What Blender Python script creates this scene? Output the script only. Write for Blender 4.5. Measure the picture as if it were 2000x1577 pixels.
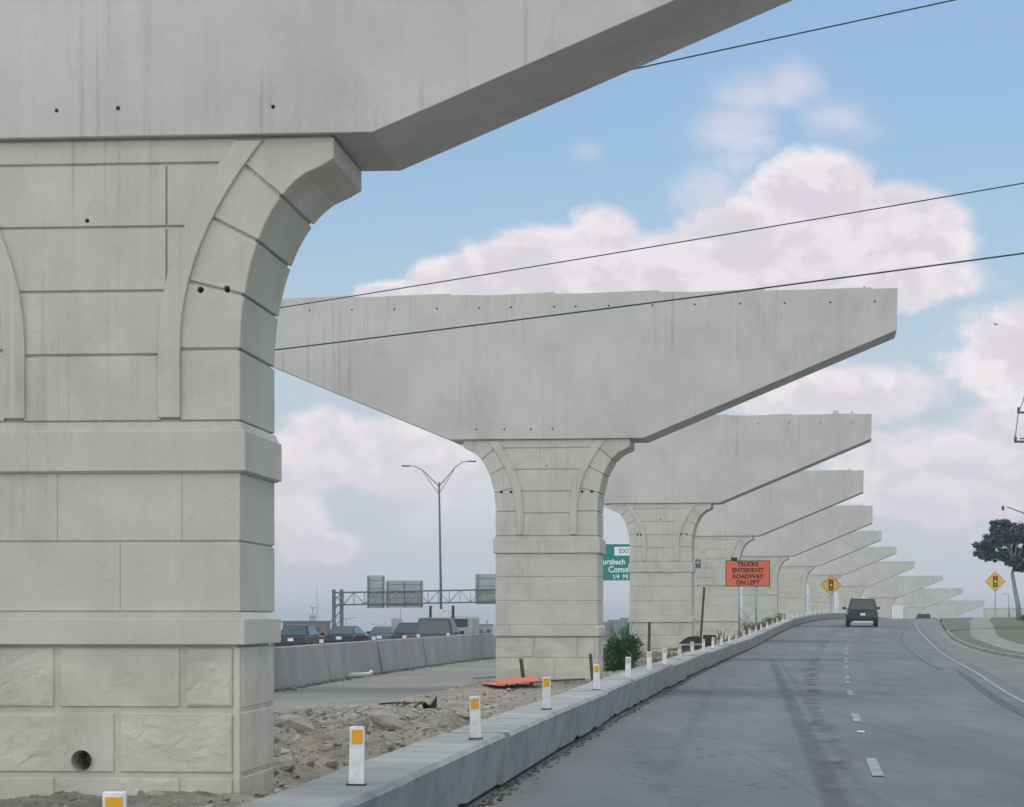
import bpy, bmesh, math, random
from mathutils import Vector, Matrix, noise
R = math.radians
random.seed(7)
SC = bpy.context.scene
COL = SC.collection
for o in list(bpy.data.objects): bpy.data.objects.remove(o)

# ------------------------------------------------------------------ camera
FPX, EYE, HOR = 4800.0, 1.5, 1205.0          # focal length in px of the 2000 px photo, eye height, horizon row
cam = bpy.data.cameras.new('camera'); cam_o = bpy.data.objects.new('camera', cam); COL.objects.link(cam_o)
cam.sensor_width = 36.0; cam.lens = FPX/2000*36.0
cam.shift_y = (HOR-788.5)/2000
cam_o.location = (0, 0, EYE); cam_o.rotation_euler = (R(90), 0, 0)
cam.clip_start = 0.1; cam.clip_end = 30000
SC.camera = cam_o

# ------------------------------------------------------------------ light and sky
SUN_EL, SUN_AZ = R(54), R(13)                # azimuth clockwise from straight ahead (+Y)
world = bpy.data.worlds.new('World'); SC.world = world; world.use_nodes = True
sun = bpy.data.lights.new('sun', 'SUN'); sun.energy = 1.35; sun.angle = R(24); sun.color = (1.0, .955, .9)
sun_o = bpy.data.objects.new('sun', sun); COL.objects.link(sun_o)
sd = Vector((math.sin(SUN_AZ)*math.cos(SUN_EL), math.cos(SUN_AZ)*math.cos(SUN_EL), math.sin(SUN_EL)))
sun_o.rotation_euler = sd.to_track_quat('Z', 'Y').to_euler(); sun_o.location = (0, 0, 60)
SC.view_settings.view_transform = 'Standard'; SC.view_settings.look = 'None'
SC.view_settings.exposure = 0.0; SC.view_settings.gamma = 1.0
SC.view_settings.use_curve_mapping = False

class NT:
    """small helper to wire node trees"""
    def __init__(s, tree): s.t = tree; s.n = tree.nodes; s.l = tree.links
    def node(s, typ, **kw):
        n = s.n.new(typ)
        for k, v in kw.items(): setattr(n, k, v)
        return n
    def put(s, inp, v):
        if hasattr(v, 'is_output') or isinstance(v, bpy.types.NodeSocket): s.l.new(v, inp)
        else: inp.default_value = v
    def math(s, op, a, b=None, c=None, clamp=False):
        n = s.node('ShaderNodeMath', operation=op, use_clamp=clamp)
        s.put(n.inputs[0], a)
        if b is not None: s.put(n.inputs[1], b)
        if c is not None: s.put(n.inputs[2], c)
        return n.outputs[0]
    def mix(s, f, a, b, blend='MIX'):
        n = s.node('ShaderNodeMix', data_type='RGBA', blend_type=blend)
        s.put(n.inputs[0], f); s.put(n.inputs[6], a); s.put(n.inputs[7], b)
        return n.outputs[2]
    def noise(s, vec, scale, detail=4, rough=.55, dist=0.0):
        n = s.node('ShaderNodeTexNoise'); s.put(n.inputs['Vector'], vec)
        n.inputs['Scale'].default_value = scale; n.inputs['Detail'].default_value = detail
        n.inputs['Roughness'].default_value = rough; n.inputs['Distortion'].default_value = dist
        return n.outputs['Fac']
    def mapr(s, v, a, b, c=0.0, d=1.0, smooth=False):
        n = s.node('ShaderNodeMapRange', interpolation_type='SMOOTHSTEP' if smooth else 'LINEAR')
        s.put(n.inputs[0], v)
        for i, q in zip((1, 2, 3, 4), (a, b, c, d)): n.inputs[i].default_value = q
        return n.outputs[0]
    def mapping(s, vec, scale=(1, 1, 1), loc=(0, 0, 0)):
        n = s.node('ShaderNodeMapping'); s.put(n.inputs[0], vec)
        n.inputs['Scale'].default_value = scale; n.inputs['Location'].default_value = loc
        return n.outputs[0]

def uv_dir(px, py): return ((px-1000)/FPX, (HOR-py)/FPX)   # a direction in the sky

def build_sky():
    w = NT(world.node_tree); w.n.clear()
    out = w.node('ShaderNodeOutputWorld'); bg = w.node('ShaderNodeBackground')
    sky = w.node('ShaderNodeTexSky', sky_type='NISHITA'); sky.sun_disc = False
    sky.sun_elevation = SUN_EL; sky.sun_rotation = SUN_AZ
    sky.air_density = 1.0; sky.dust_density = 1.0; sky.ozone_density = 2.0
    tc = w.node('ShaderNodeTexCoord'); sep = w.node('ShaderNodeSeparateXYZ'); w.l.new(tc.outputs['Generated'], sep.inputs[0])
    x, y, z = sep.outputs
    ysafe = w.math('MAXIMUM', y, .05)
    u = w.math('DIVIDE', x, ysafe); v = w.math('DIVIDE', z, ysafe)
    front = w.mapr(y, .75, .93, smooth=True)
    nv = w.mapping(tc.outputs['Generated'], (1, 1, 1.5))
    n1 = w.noise(nv, 24, 10, .54, .2); n2 = w.noise(nv, 75, 8, .66); n3 = w.noise(nv, 3.1, 5, .55)
    du = w.math('MULTIPLY', w.math('SUBTRACT', n2, .5), .016)
    dv = w.math('MULTIPLY', w.math('SUBTRACT', n1, .5), .020)
    uu = w.math('ADD', u, du); vv = w.math('ADD', v, dv)
    el0 = w.math('DIVIDE', z, w.math('MAXIMUM', w.math('SQRT', w.math('SUBTRACT', 1, w.math('MULTIPLY', z, z))), .01))
    blobs = [  # px, py, rx, ry, weight: the cumulus banks of this sky
        (1595, 395, 110, 95, 1), (1745, 455, 140, 85, 1), (1520, 480, 190, 90, 1), (1345, 530, 230, 70, .95),
        (1178, 490, 75, 75, 1), (1085, 525, 165, 75, 1), (925, 555, 120, 55, 1), (775, 575, 70, 32, .9), (1600, 540, 300, 60, .9),
        (1440, 262, 90, 62, .62), (1548, 172, 62, 55, .60), (1470, 190, 80, 60, .45), (1620, 240, 90, 55, .42), (1385, 385, 70, 65, .55),
        (1145, 300, 40, 25, .38), (1640, 775, 230, 70, .66), (2010, 690, 150, 110, .72), (1880, 930, 210, 85, 1), (2010, 890, 150, 105, 1), (1700, 900, 90, 50, .9),
        (1740, 960, 120, 70, .8), (640, 890, 90, 85, .9), (760, 900, 170, 110, .66), (900, 960, 200, 90, .5), (620, 1070, 80, 38, .85), (560, 960, 90, 120, .7)]
    field = wisp = None
    for px, py, rx, ry, wt in blobs:
        cu, cv = uv_dir(px, py)
        a = w.math('MULTIPLY', w.math('SUBTRACT', uu, cu), FPX/rx)
        b = w.math('MULTIPLY', w.math('SUBTRACT', vv, cv), FPX/ry)
        d2 = w.math('MULTIPLY_ADD', a, a, w.math('MULTIPLY', b, b))
        g = w.math('MULTIPLY', w.math('EXPONENT', w.math('MULTIPLY', d2, -.75)), wt)
        if wt < .63: wisp = g if wisp is None else w.math('MAXIMUM', wisp, g)
        else: field = g if field is None else w.math('MAXIMUM', field, g)
    f = w.math('ADD', field, w.math('MULTIPLY', w.math('SUBTRACT', n1, .5), .75))
    f = w.math('ADD', f, w.math('MULTIPLY', w.math('SUBTRACT', n2, .5), .26))
    mask_f = w.mapr(f, .25, .52, smooth=True)
    wf = w.math('ADD', wisp, w.math('MULTIPLY', w.math('SUBTRACT', n1, .5), .50))
    mask_w = w.mapr(wf, .08, .62, 0, .62, True)
    mask_f = w.math('MAXIMUM', mask_f, mask_w)
    mask_b = w.mapr(w.math('ADD', n3, w.math('MULTIPLY', n1, .25)), .50, .78, smooth=True)   # broken cloud over the rest of the sky
    mask = w.math('ADD', w.math('MULTIPLY', mask_f, front), w.math('MULTIPLY', mask_b, w.math('SUBTRACT', 1, front)))
    # sky light: Nishita plus low-lying milky air
    el = el0
    base = w.mix(1.0, sky.outputs[0], (SKY_T[0], SKY_T[1], SKY_T[2], 1), 'MULTIPLY')
    up = w.mapr(el, .02, .24, smooth=True)
    haze = w.mapr(el, .015, .20, .92, .0, smooth=True)
    base = w.mix(haze, base, HAZE_C)
    bright = w.mapr(n1, .32, .66)
    nv2 = w.mapping(tc.outputs['Generated'], (1, 1, 1.5), (.004, 0, .009))
    m1 = w.noise(nv2, 24, 10, .54, .2)
    relief = w.mapr(w.math('SUBTRACT', n1, m1), -.05, .08, 0, 1, True)
    edge = w.math('MULTIPLY', w.math('ADD', w.math('MULTIPLY', relief, .7), w.math('MULTIPLY', w.mapr(f, .35, .75, 1, 0, True), .45), clamp=True), w.mapr(el0, .02, .08, .55, 1))
    ccol = w.mix(edge, CLOUD_C, CLOUD_EDGE)
    back = w.math('SUBTRACT', 1, front)
    rear = w.mapr(w.math('ADD', y, w.math('MULTIPLY', x, .55)), -.05, -.75, 0, 1, True)
    ccol = w.mix(back, ccol, w.mix(rear, CLOUD_BACK, CLOUD_FILL))
    dens = w.math('MULTIPLY', mask, w.mapr(el, .0, .10, .55, .96))
    colr = w.mix(dens, base, ccol)
    w.l.new(colr, bg.inputs[0]); bg.inputs[1].default_value = .10
    w.l.new(bg.outputs[0], out.inputs[0])

K = 10.0     # colours below are written as seen radiance; the Background strength is .10
SKY_T = (.70, .83, .90)
HAZE_C = (.575*K, .615*K, .70*K, 1)
CLOUD_C = (.72*K, .675*K, .735*K, 1)
CLOUD_EDGE = (.92*K, .855*K, .88*K, 1)
CLOUD_BACK = (1.0*K, 1.0*K, 1.0*K, 1)
CLOUD_FILL = (3.15*K, 3.2*K, 3.05*K, 1)   # unseen bright cloud added behind the camera to brighten the pier fronts
build_sky()

# ------------------------------------------------------------------ materials
def mat(name, col, rough=.8, metal=0.0, var=.0, vscale=2.0, bump=0.0, bscale=30.0, spec=.3, streak=0.0, col2=None, emis=None):
    m = bpy.data.materials.new(name); m.use_nodes = True
    n = NT(m.node_tree); b = n.n['Principled BSDF']
    b.inputs['Roughness'].default_value = rough; b.inputs['Metallic'].default_value = metal
    b.inputs['Specular IOR Level'].default_value = spec
    c = (*col, 1)
    tc = n.node('ShaderNodeTexCoord'); vec = tc.outputs['Object']
    if var or streak or col2:
        f = n.noise(vec, vscale, 6, .6)
        dark = tuple(q*(1-var) for q in col)+(1,); lite = tuple(min(1, q*(1+var*.8)) for q in col)+(1,)
        if col2: dark = (*col2, 1)
        c = n.mix(n.mapr(f, .34, .66), dark, lite)
        if streak:
            sv = n.mapping(vec, (3.2, 3.2, .16))
            s1 = n.noise(sv, 1.0, 5, .62, .2)
            c = n.mix(n.math('MULTIPLY', n.mapr(s1, .52, .78), streak*.55), c, tuple(q*.55 for q in col)+(1,))
            s2 = n.noise(n.mapping(vec, (9, 9, .4), (4, 1, 2)), 1.0, 3, .5)
            c = n.mix(n.math('MULTIPLY', n.mapr(s2, .60, .8), streak*.8), c, tuple(min(1, q*1.25) for q in col)+(1,))
            bl = n.noise(n.mapping(vec, (.7, .7, .45), (2.3, 0, 5)), 1.0, 8, .7, .6)          # broad damp blotches
            c = n.mix(n.math('MULTIPLY', n.mapr(bl, .50, .64), streak*.95), c, tuple(q*.62 for q in col)+(1,))
            sp_ = n.noise(vec, 13, 5, .75)                                                    # small speckle and pitting
            c = n.mix(n.math('MULTIPLY', n.mapr(sp_, .57, .72), .30), c, tuple(q*.68 for q in col)+(1,))
            s3 = n.noise(n.mapping(vec, (14, 14, .25), (1, 6, 2)), 1.0, 3, .5)                # thin run marks, strong only here and there
            gate = n.mapr(n.noise(n.mapping(vec, (.8, .8, .5), (9, 3, 4)), 1.0, 3), .50, .62)
            c = n.mix(n.math('MULTIPLY', n.math('MULTIPLY', n.mapr(s3, .56, .70), gate), min(1, streak*1.3)), c, tuple(q*.5 for q in col)+(1,))
        n.l.new(c, b.inputs['Base Color'])
    else:
        b.inputs['Base Color'].default_value = c
    if bump:
        bn = n.node('ShaderNodeBump'); bn.inputs['Strength'].default_value = bump; bn.inputs['Distance'].default_value = .02
        n.l.new(n.noise(vec, bscale, 5, .6), bn.inputs['Height']); n.l.new(bn.outputs[0], b.inputs['Normal'])
    if emis:
        b.inputs['Emission Color'].default_value = (*emis, 1); b.inputs['Emission Strength'].default_value = 1
    return m

M = {}
M['pier'] = mat('pier_concrete', (.56, .55, .488), .85, var=.08, vscale=1.4, bump=.35, bscale=26, streak=.30)
M['cap'] = mat('cap_concrete', (.56, .545, .520), .82, var=.08, vscale=.8, bump=.25, bscale=20, streak=.34)
M['rock'] = mat('rockface_concrete', (.56, .545, .475), .9, var=.16, vscale=1.6, bump=.7, bscale=9, streak=.15)
M['barrier'] = mat('barrier_concrete', (.325, .355, .35), .85, var=.20, vscale=1.8, bump=.4, bscale=26, streak=.09)
M['lbarrier'] = mat('tall_barrier_concrete', (.30, .325, .315), .85, var=.16, vscale=.8, bump=.4, bscale=26, streak=.3)
M['white'] = mat('white_plastic', (.76, .76, .78), .5, var=.20, vscale=11)
M['whitedirt'] = mat('white_dusty', (.62, .62, .63), .6, var=.12, vscale=6)
M['yellow_ref'] = mat('amber_reflector', (.80, .40, .03), .35, var=.08, vscale=40)
M['faded_ref'] = mat('faded_reflector', (.60, .48, .26), .6, var=.2, vscale=20)
M['orange'] = mat('orange_sign', (.70, .165, .085), .55, var=.06, vscale=3)
M['yellow'] = mat('yellow_sign', (.82, .50, .06), .5, var=.06, vscale=3)
M['green_sign'] = mat('green_sign', (.0, .21, .19), .5, var=.08, vscale=2)
M['black'] = mat('black_paint', (.02, .022, .025), .5)
M['txt_dark'] = mat('dark_lettering', (.03, .02, .02), .6)
M['txt_white'] = mat('white_lettering', (.8, .85, .86), .5)
M['red'] = mat('red_disc', (.6, .05, .03), .5); M['grn'] = mat('green_disc', (.05, .35, .1), .5); M['amb'] = mat('amber_disc', (.85, .6, .1), .5)
M['galv'] = mat('galvanised_steel', (.34, .38, .40), .5, .5, var=.1, vscale=3)
M['dsteel'] = mat('dark_steel', (.10, .14, .16), .55, .3, var=.15, vscale=3)
M['signback'] = mat('aluminium_sign_back', (.34, .36, .35), .5, .3, var=.08, vscale=1)
M['wood'] = mat('weathered_wood', (.10, .085, .065), .9, var=.25, vscale=6)
M['wire'] = mat('black_cable', (.015, .05, .065), .5)
M['tyre'] = mat('tyre_rubber', (.02, .02, .021), .8)
M['rim'] = mat('wheel_rim', (.35, .36, .38), .35, .8)
M['glass_car'] = mat('tinted_car_glass', (.02, .03, .038), .08, spec=.6)
M['glass_lite'] = mat('reflective_car_glass', (.05, .09, .11), .15, spec=.55)
M['chrome'] = mat('chrome_trim', (.6, .62, .65), .2, .9)
M['taillight'] = mat('red_tail_light', (.12, .01, .01), .2, spec=.6)
M['headlight'] = mat('clear_head_light', (.7, .72, .75), .15, spec=.7)
M['plate'] = mat('white_plate', (.78, .8, .82), .5)
M['asphalt_patch'] = mat('tar', (.052, .062, .075), .7, var=.2, vscale=3)
M['stone'] = mat('limestone_rubble', (.35, .328, .275), .95, var=.35, vscale=3, bump=.6, bscale=18)
M['plastic_black'] = mat('black_plastic_sheet', (.022, .024, .024), .45)
M['brickb'] = mat('brown_building', (.16, .14, .125), .85, var=.15, vscale=.4)
M['leaf_oak'] = mat('oak_leaves', (.095, .155, .135), .65, var=.45, vscale=1.3)
M['leaf_dark'] = mat('dark_leaves', (.065, .16, .08), .55, var=.5, vscale=5)
M['leaf_far'] = mat('far_leaves', (.10, .14, .12), .8, var=.3, vscale=.5)
M['leaf_teal'] = mat('blue_green_leaves', (.10, .26, .20), .7, var=.3, vscale=3)
M['bark'] = mat('pale_bark', (.30, .31, .32), .9, var=.25, vscale=5, bump=.5, bscale=12)
M['weed'] = mat('dry_weeds', (.17, .16, .09), .9, var=.4, vscale=2)
M['line'] = mat('worn_white_paint', (.26, .28, .29), .75, var=.55, vscale=5)
M['dirtwhite'] = mat('dusty_pipe', (.60, .61, .60), .6, var=.15, vscale=5)

def ground_mat(name, c1, c2, s1, c3=None, bump=.5, bscale=6, fine=30):
    m = bpy.data.materials.new(name); m.use_nodes = True
    n = NT(m.node_tree); b = n.n['Principled BSDF']; b.inputs['Roughness'].default_value = .95
    b.inputs['Specular IOR Level'].default_value = .15
    g = n.node('ShaderNodeNewGeometry').outputs['Position']
    f = n.noise(g, s1, 7, .62); c = n.mix(n.mapr(f, .35, .65), (*c1, 1), (*c2, 1))
    if c3:
        f2 = n.noise(g, fine, 4, .7); c = n.mix(n.mapr(f2, .56, .70), c, (*c3, 1))
    n.l.new(c, b.inputs['Base Color'])
    bn = n.node('ShaderNodeBump'); bn.inputs['Strength'].default_value = bump; bn.inputs['Distance'].default_value = .04
    n.l.new(n.noise(g, bscale, 8, .7), bn.inputs['Height']); n.l.new(bn.outputs[0], b.inputs['Normal'])
    return m
M['soil'] = ground_mat('dry_soil', (.26, .245, .205), (.38, .355, .30), .5, (.17, .16, .14), .6, 7, 9)
M['mound'] = ground_mat('rubble_soil', (.235, .215, .175), (.40, .375, .315), 1.8, (.11, .10, .08), 1.0, 16, 20)
M['haul'] = ground_mat('compacted_haul_road', (.20, .215, .21), (.29, .275, .235), .22, None, .25, 4)
M['grass'] = ground_mat('mown_grass', (.10, .125, .085), (.17, .18, .13), .6, (.07, .09, .06), .5, 12, 8)
M['walk'] = ground_mat('sidewalk_concrete', (.22, .222, .205), (.31, .31, .28), .5, (.16, .16, .145), .3, 10)
M['shoulder'] = ground_mat('shoulder_asphalt', (.16, .18, .18), (.22, .235, .225), .25, None, .25, 8)
M['freeway'] = ground_mat('freeway_concrete', (.30, .31, .31), (.38, .38, .37), .2, None, .2, 8)
M['gravel'] = ground_mat('dark_gravel', (.12, .125, .115), (.2, .2, .18), .8, (.07, .07, .065), .7, 10, 10)

# asphalt with tyre polish, oil stains and a long tar seam
def asphalt():
    m = bpy.data.materials.new('asphalt'); m.use_nodes = True
    n = NT(m.node_tree); b = n.n['Principled BSDF']; b.inputs['Roughness'].default_value = .78; b.inputs['Specular IOR Level'].default_value = .28
    g = n.node('ShaderNodeNewGeometry').outputs['Position']
    uvn = n.node('ShaderNodeUVMap'); sp = n.node('ShaderNodeSeparateXYZ'); n.l.new(uvn.outputs[0], sp.inputs[0])
    s, d = sp.outputs[0], sp.outputs[1]           # metres across and along the road
    big = n.noise(n.mapping(g, (.5, .12, 1)), 1.0, 5, .6)
    c = n.mix(n.mapr(big, .3, .7), (.088, .105, .120, 1), (.158, .177, .192, 1))
    fine = n.noise(g, 28, 3, .8); c = n.mix(n.math('MULTIPLY', n.mapr(fine, .5, .75), .5), c, (.17, .19, .21, 1))
    fine2 = n.noise(g, 60, 2, .8); c = n.mix(n.math('MULTIPLY', n.mapr(fine2, .52, .75), .45), c, (.05, .06, .07, 1))
    for lane in (3.9, 5.5, 7.55, 9.2):             # darker wheel paths
        a = n.math('ABSOLUTE', n.math('SUBTRACT', s, lane)); k = n.mapr(a, .0, .55, .30, 0, True)
        c = n.mix(n.math('MULTIPLY', k, n.mapr(n.noise(n.mapping(g, (1, .08, 1)), 1.0, 3), .35, .7)), c, (.062, .073, .088, 1))
    for lo, w_, st in ((5.85, .12, .52),):       # oil drip line in lane middle
        a = n.math('ABSOLUTE', n.math('SUBTRACT', s, lo)); k = n.mapr(a, .05, w_*2.2, 1, 0, True)
        blot = n.mapr(n.noise(n.mapping(g, (1.2, .42, 1)), 1.0, 4, .7), .48, .60)
        c = n.mix(n.math('MULTIPLY', n.math('MULTIPLY', k, blot), st*1.9), c, (.035, .04, .048, 1))
    st = n.noise(n.mapping(g, (.9, .30, 1), (3, 7, 0)), 1.0, 4, .65)      # stray stains
    c = n.mix(n.math('MULTIPLY', n.mapr(st, .64, .74), .55), c, (.04, .047, .055, 1))
    # one long rubbed tyre track that wanders across the lane, and a fainter twin beside it
    cen = n.math('ADD', n.math('MULTIPLY_ADD', d, -0.001945, 5.86875), n.math('MULTIPLY', n.math('MULTIPLY', d, d), -0.00018706))
    for off, w_, st in ((0, .17, .85), (.30, .10, .35), (-1.55, .12, .25)):
        wob = n.math('MULTIPLY', n.math('SUBTRACT', n.noise(g, .6, 4, .6), .5), .16)
        a = n.math('ABSOLUTE', n.math('SUBTRACT', n.math('SUBTRACT', s, wob), n.math('ADD', cen, off))); k = n.mapr(a, w_*.35, w_, 1, 0, True)
        k = n.math('MULTIPLY', k, n.mapr(d, 70, 98, 1, 0, True)); k = n.math('MULTIPLY', k, n.mapr(n.noise(n.mapping(g, (3, .5, 1)), 1.0, 4, .7), .30, .60, .45, 1))
        c = n.mix(n.math('MULTIPLY', k, st), c, (.048, .057, .068, 1))
    sc_ = n.noise(n.mapping(g, (2.5, .10, 1), (8, 2, 0)), 1.0, 6, .7, .8)      # long scuffs and tyre smears
    c = n.mix(n.math('MULTIPLY', n.mapr(sc_, .54, .66), .42), c, (.055, .065, .078, 1))
    pale = n.noise(n.mapping(g, (1.2, .25, 1), (1, 9, 0)), 1.0, 6, .7)
    c = n.mix(n.math('MULTIPLY', n.mapr(pale, .54, .72), .45), c, (.19, .21, .22, 1))
    vo = n.node('ShaderNodeTexVoronoi', feature='DISTANCE_TO_EDGE'); vo.inputs['Scale'].default_value = 1.0      # fine cracking in patches
    wv = n.node('ShaderNodeVectorMath', operation='ADD'); n.l.new(n.mapping(g, (.55, .16, 1)), wv.inputs[0])
    nn_ = n.node('ShaderNodeTexNoise'); n.l.new(g, nn_.inputs['Vector']); nn_.inputs['Scale'].default_value = 1.4; nn_.inputs['Detail'].default_value = 5
    sc3 = n.node('ShaderNodeVectorMath', operation='SCALE'); n.l.new(nn_.outputs['Color'], sc3.inputs[0]); sc3.inputs['Scale'].default_value = .35
    n.l.new(sc3.outputs[0], wv.inputs[1]); n.l.new(wv.outputs[0], vo.inputs['Vector'])
    crk = n.math('MULTIPLY', n.mapr(vo.outputs['Distance'], .0, .012, 1, 0), n.mapr(n.noise(n.mapping(g, (.3, .07, 1), (5, 5, 0)), 1.0, 3), .48, .58))
    c = n.mix(n.math('MULTIPLY', crk, .75), c, (.035, .042, .05, 1))
    ed = n.mapr(n.math('ADD', s, n.math('MULTIPLY', n.noise(g, 2.0, 5, .7), .7)), 3.0, 3.75, .75, 0, True)   # silt along the barrier
    c = n.mix(ed, c, (.19, .185, .165, 1))
    n.l.new(c, b.inputs['Base Color'])
    bn = n.node('ShaderNodeBump'); bn.inputs['Strength'].default_value = .35; bn.inputs['Distance'].default_value = .01
    n.l.new(n.noise(g, 45, 4, .7), bn.inputs['Height']); n.l.new(bn.outputs[0], b.inputs['Normal'])
    return m
M['asphalt'] = asphalt()

# ------------------------------------------------------------------ mesh helpers
def tag(o, label=None, cat=None, group=None, kind=None):
    if label: o['label'] = label
    if cat: o['category'] = cat
    if group: o['group'] = group
    if kind: o['kind'] = kind
    return o
def link(name, bm, m, parent=None, smooth=False):
    me = bpy.data.meshes.new(name)
    bmesh.ops.recalc_face_normals(bm, faces=bm.faces)
    bm.to_mesh(me); bm.free()
    if isinstance(m, (list, tuple)):
        for q in m: me.materials.append(q)
    else: me.materials.append(m)
    if smooth:
        for p in me.polygons: p.use_smooth = True
    o = bpy.data.objects.new(name, me); COL.objects.link(o)
    if parent: o.parent = parent
    return o
def empty(name, loc=(0, 0, 0), rz=0.0, parent=None):
    o = bpy.data.objects.new(name, None); COL.objects.link(o); o.location = loc; o.rotation_euler = (0, 0, rz)
    o.empty_display_size = .3
    if parent: o.parent = parent
    return o
def copy_tree(o, parent=None):
    c = o.copy(); COL.objects.link(c)
    if parent: c.parent = parent
    for ch in [q for q in bpy.data.objects if q.parent == o]: copy_tree(ch, c)
    return c
def merge(bm, src):
    me = bpy.data.meshes.new('t'); src.to_mesh(me); src.free(); bm.from_mesh(me); bpy.data.meshes.remove(me)
def prism(bm, pts, y0, y1, bev=0.0, mi=0, seg=1):
    """polygon in x,z pushed from y0 to y1"""
    t = bmesh.new()
    a = [t.verts.new((x, y0, z)) for x, z in pts]; b = [t.verts.new((x, y1, z)) for x, z in pts]
    t.faces.new(a); t.faces.new(b[::-1])
    n = len(pts)
    for i in range(n): t.faces.new((a[i], b[i], b[(i+1) % n], a[(i+1) % n]))
    bmesh.ops.recalc_face_normals(t, faces=t.faces)
    if bev:
        ed = [e for e in t.edges if len(e.link_faces) == 2 and e.calc_face_angle(0) > R(25)]
        bmesh.ops.bevel(t, geom=ed, offset=bev, segments=seg, affect='EDGES', profile=.5, clamp_overlap=True)
    for f in t.faces: f.material_index = mi
    merge(bm, t)
def box(bm, c, s, bev=0.0, mi=0, rot=None, seg=1):
    t = bmesh.new(); bmesh.ops.create_cube(t, size=1)
    bmesh.ops.scale(t, vec=s, verts=t.verts)
    if bev: bmesh.ops.bevel(t, geom=list(t.edges), offset=bev, segments=seg, affect='EDGES', profile=.5, clamp_overlap=True)
    if rot is not None: bmesh.ops.transform(t, matrix=rot, verts=t.verts)
    bmesh.ops.translate(t, vec=c, verts=t.verts)
    for f in t.faces: f.material_index = mi
    merge(bm, t)
def tube(bm, pts, r, seg=8, r2=None, mi=0):
    pts = [Vector(p) for p in pts]; n = len(pts); rings = []
    for i, p in enumerate(pts):
        d = (pts[min(i+1, n-1)]-pts[max(i-1, 0)]).normalized()
        q = d.to_track_quat('Z', 'Y'); rr = r if r2 is None else r+(r2-r)*i/(n-1)
        rings.append([bm.verts.new(p+q @ Vector((math.cos(2*math.pi*k/seg)*rr, math.sin(2*math.pi*k/seg)*rr, 0))) for k in range(seg)])
    for i in range(n-1):
        for k in range(seg):
            f = bm.faces.new((rings[i][k], rings[i][(k+1) % seg], rings[i+1][(k+1) % seg], rings[i+1][k])); f.material_index = mi; f.smooth = True
    for rg, s in ((rings[0], -1), (rings[-1], 1)):
        f = bm.faces.new(rg[::s]); f.material_index = mi
def cyl(bm, c, r, h, axis='Z', seg=20, mi=0, r2=None):
    t = bmesh.new(); bmesh.ops.create_cone(t, cap_ends=True, segments=seg, radius1=r, radius2=r if r2 is None else r2, depth=h)
    if axis == 'Y': bmesh.ops.rotate(t, matrix=Matrix.Rotation(R(90), 3, 'X'), verts=t.verts)
    if axis == 'X': bmesh.ops.rotate(t, matrix=Matrix.Rotation(R(90), 3, 'Y'), verts=t.verts)
    bmesh.ops.translate(t, vec=c, verts=t.verts)
    for f in t.faces: f.material_index = mi
    merge(bm, t)
def text(s, size, m, parent, loc, rot=(R(90), 0, 0), ext=.004, bold=0.0, name='lettering', sx=1.0, align='CENTER'):
    cu = bpy.data.curves.new('t', 'FONT'); cu.body = s; cu.size = size; cu.align_x = align; cu.align_y = 'CENTER'
    cu.extrude = ext; cu.offset = bold; cu.resolution_u = 3
    t = bpy.data.objects.new('t', cu); COL.objects.link(t)
    bpy.context.view_layer.update()
    me = bpy.data.meshes.new_from_object(t.evaluated_get(bpy.context.evaluated_depsgraph_get()))
    bpy.data.objects.remove(t); bpy.data.curves.remove(cu)
    me.materials.clear(); me.materials.append(m); me.name = name
    o = bpy.data.objects.new(name, me); COL.objects.link(o); o.parent = parent; o.location = loc; o.rotation_euler = rot; o.scale = (sx, 1, 1)
    return o
def drill(o, holes, r, depth):
    """real round holes bored into the front (-Y) of a mesh object; holes = (x, yface, z)"""
    t = bmesh.new()
    for h in holes:
        rr = h[3] if len(h) > 3 else r
        cyl(t, (h[0], h[1]+depth/2-.05, h[2]), rr, depth+.1, 'Y', 16)
    me = bpy.data.meshes.new('t'); t.to_mesh(me); t.free()
    c = bpy.data.objects.new('t', me); COL.objects.link(c); par = o.parent; o.parent = None
    md = o.modifiers.new('b', 'BOOLEAN'); md.operation = 'DIFFERENCE'; md.object = c; md.solver = 'EXACT'; md.use_self = True
    bpy.context.view_layer.update()
    nm = bpy.data.meshes.new_from_object(o.evaluated_get(bpy.context.evaluated_depsgraph_get()))
    o.modifiers.clear(); nm.name = o.name; o.data = nm; o.parent = par
    bpy.data.objects.remove(c); bpy.data.meshes.remove(me)

# ------------------------------------------------------------------ lie of the land
def xrow(d):
    """line of the pier row; the roads run parallel to it"""
    f = lambda t: 1.94120798e-07*t**3+1.55737732e-04*t*t+1.00807686e-01*t-5.18533184
    if d > 420: return f(420)+(3*1.9412e-07*420**2+2*1.55737732e-04*420+.1008)*(d-420)
    if d < 0: return f(0)+.1008*d
    return f(d)
def heading(d): return math.atan((xrow(d+1)-xrow(d-1))/2)
def spline(tab):
    def f(d):
        if d <= tab[0][0]: return tab[0][1]
        if d >= tab[-1][0]:
            (a, b), (c, e) = tab[-2], tab[-1]; return e+(e-b)/(c-a)*(d-c)
        for i in range(len(tab)-1):
            if tab[i][0] <= d <= tab[i+1][0]: break
        x0, y0 = tab[i]; x1, y1 = tab[i+1]
        sl = lambda j: (tab[j+1][1]-tab[j][1])/(tab[j+1][0]-tab[j][0])
        m0 = (sl(i)+sl(i-1))/2 if i > 0 else 0
        m1 = (sl(i)+sl(i+1))/2 if i+2 < len(tab) else sl(i)
        h = x1-x0; t = (d-x0)/h
        return (2*t**3-3*t*t+1)*y0+(t**3-2*t*t+t)*h*m0+(-2*t**3+3*t*t)*y1+(t**3-t*t)*h*m1
    return f
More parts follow.
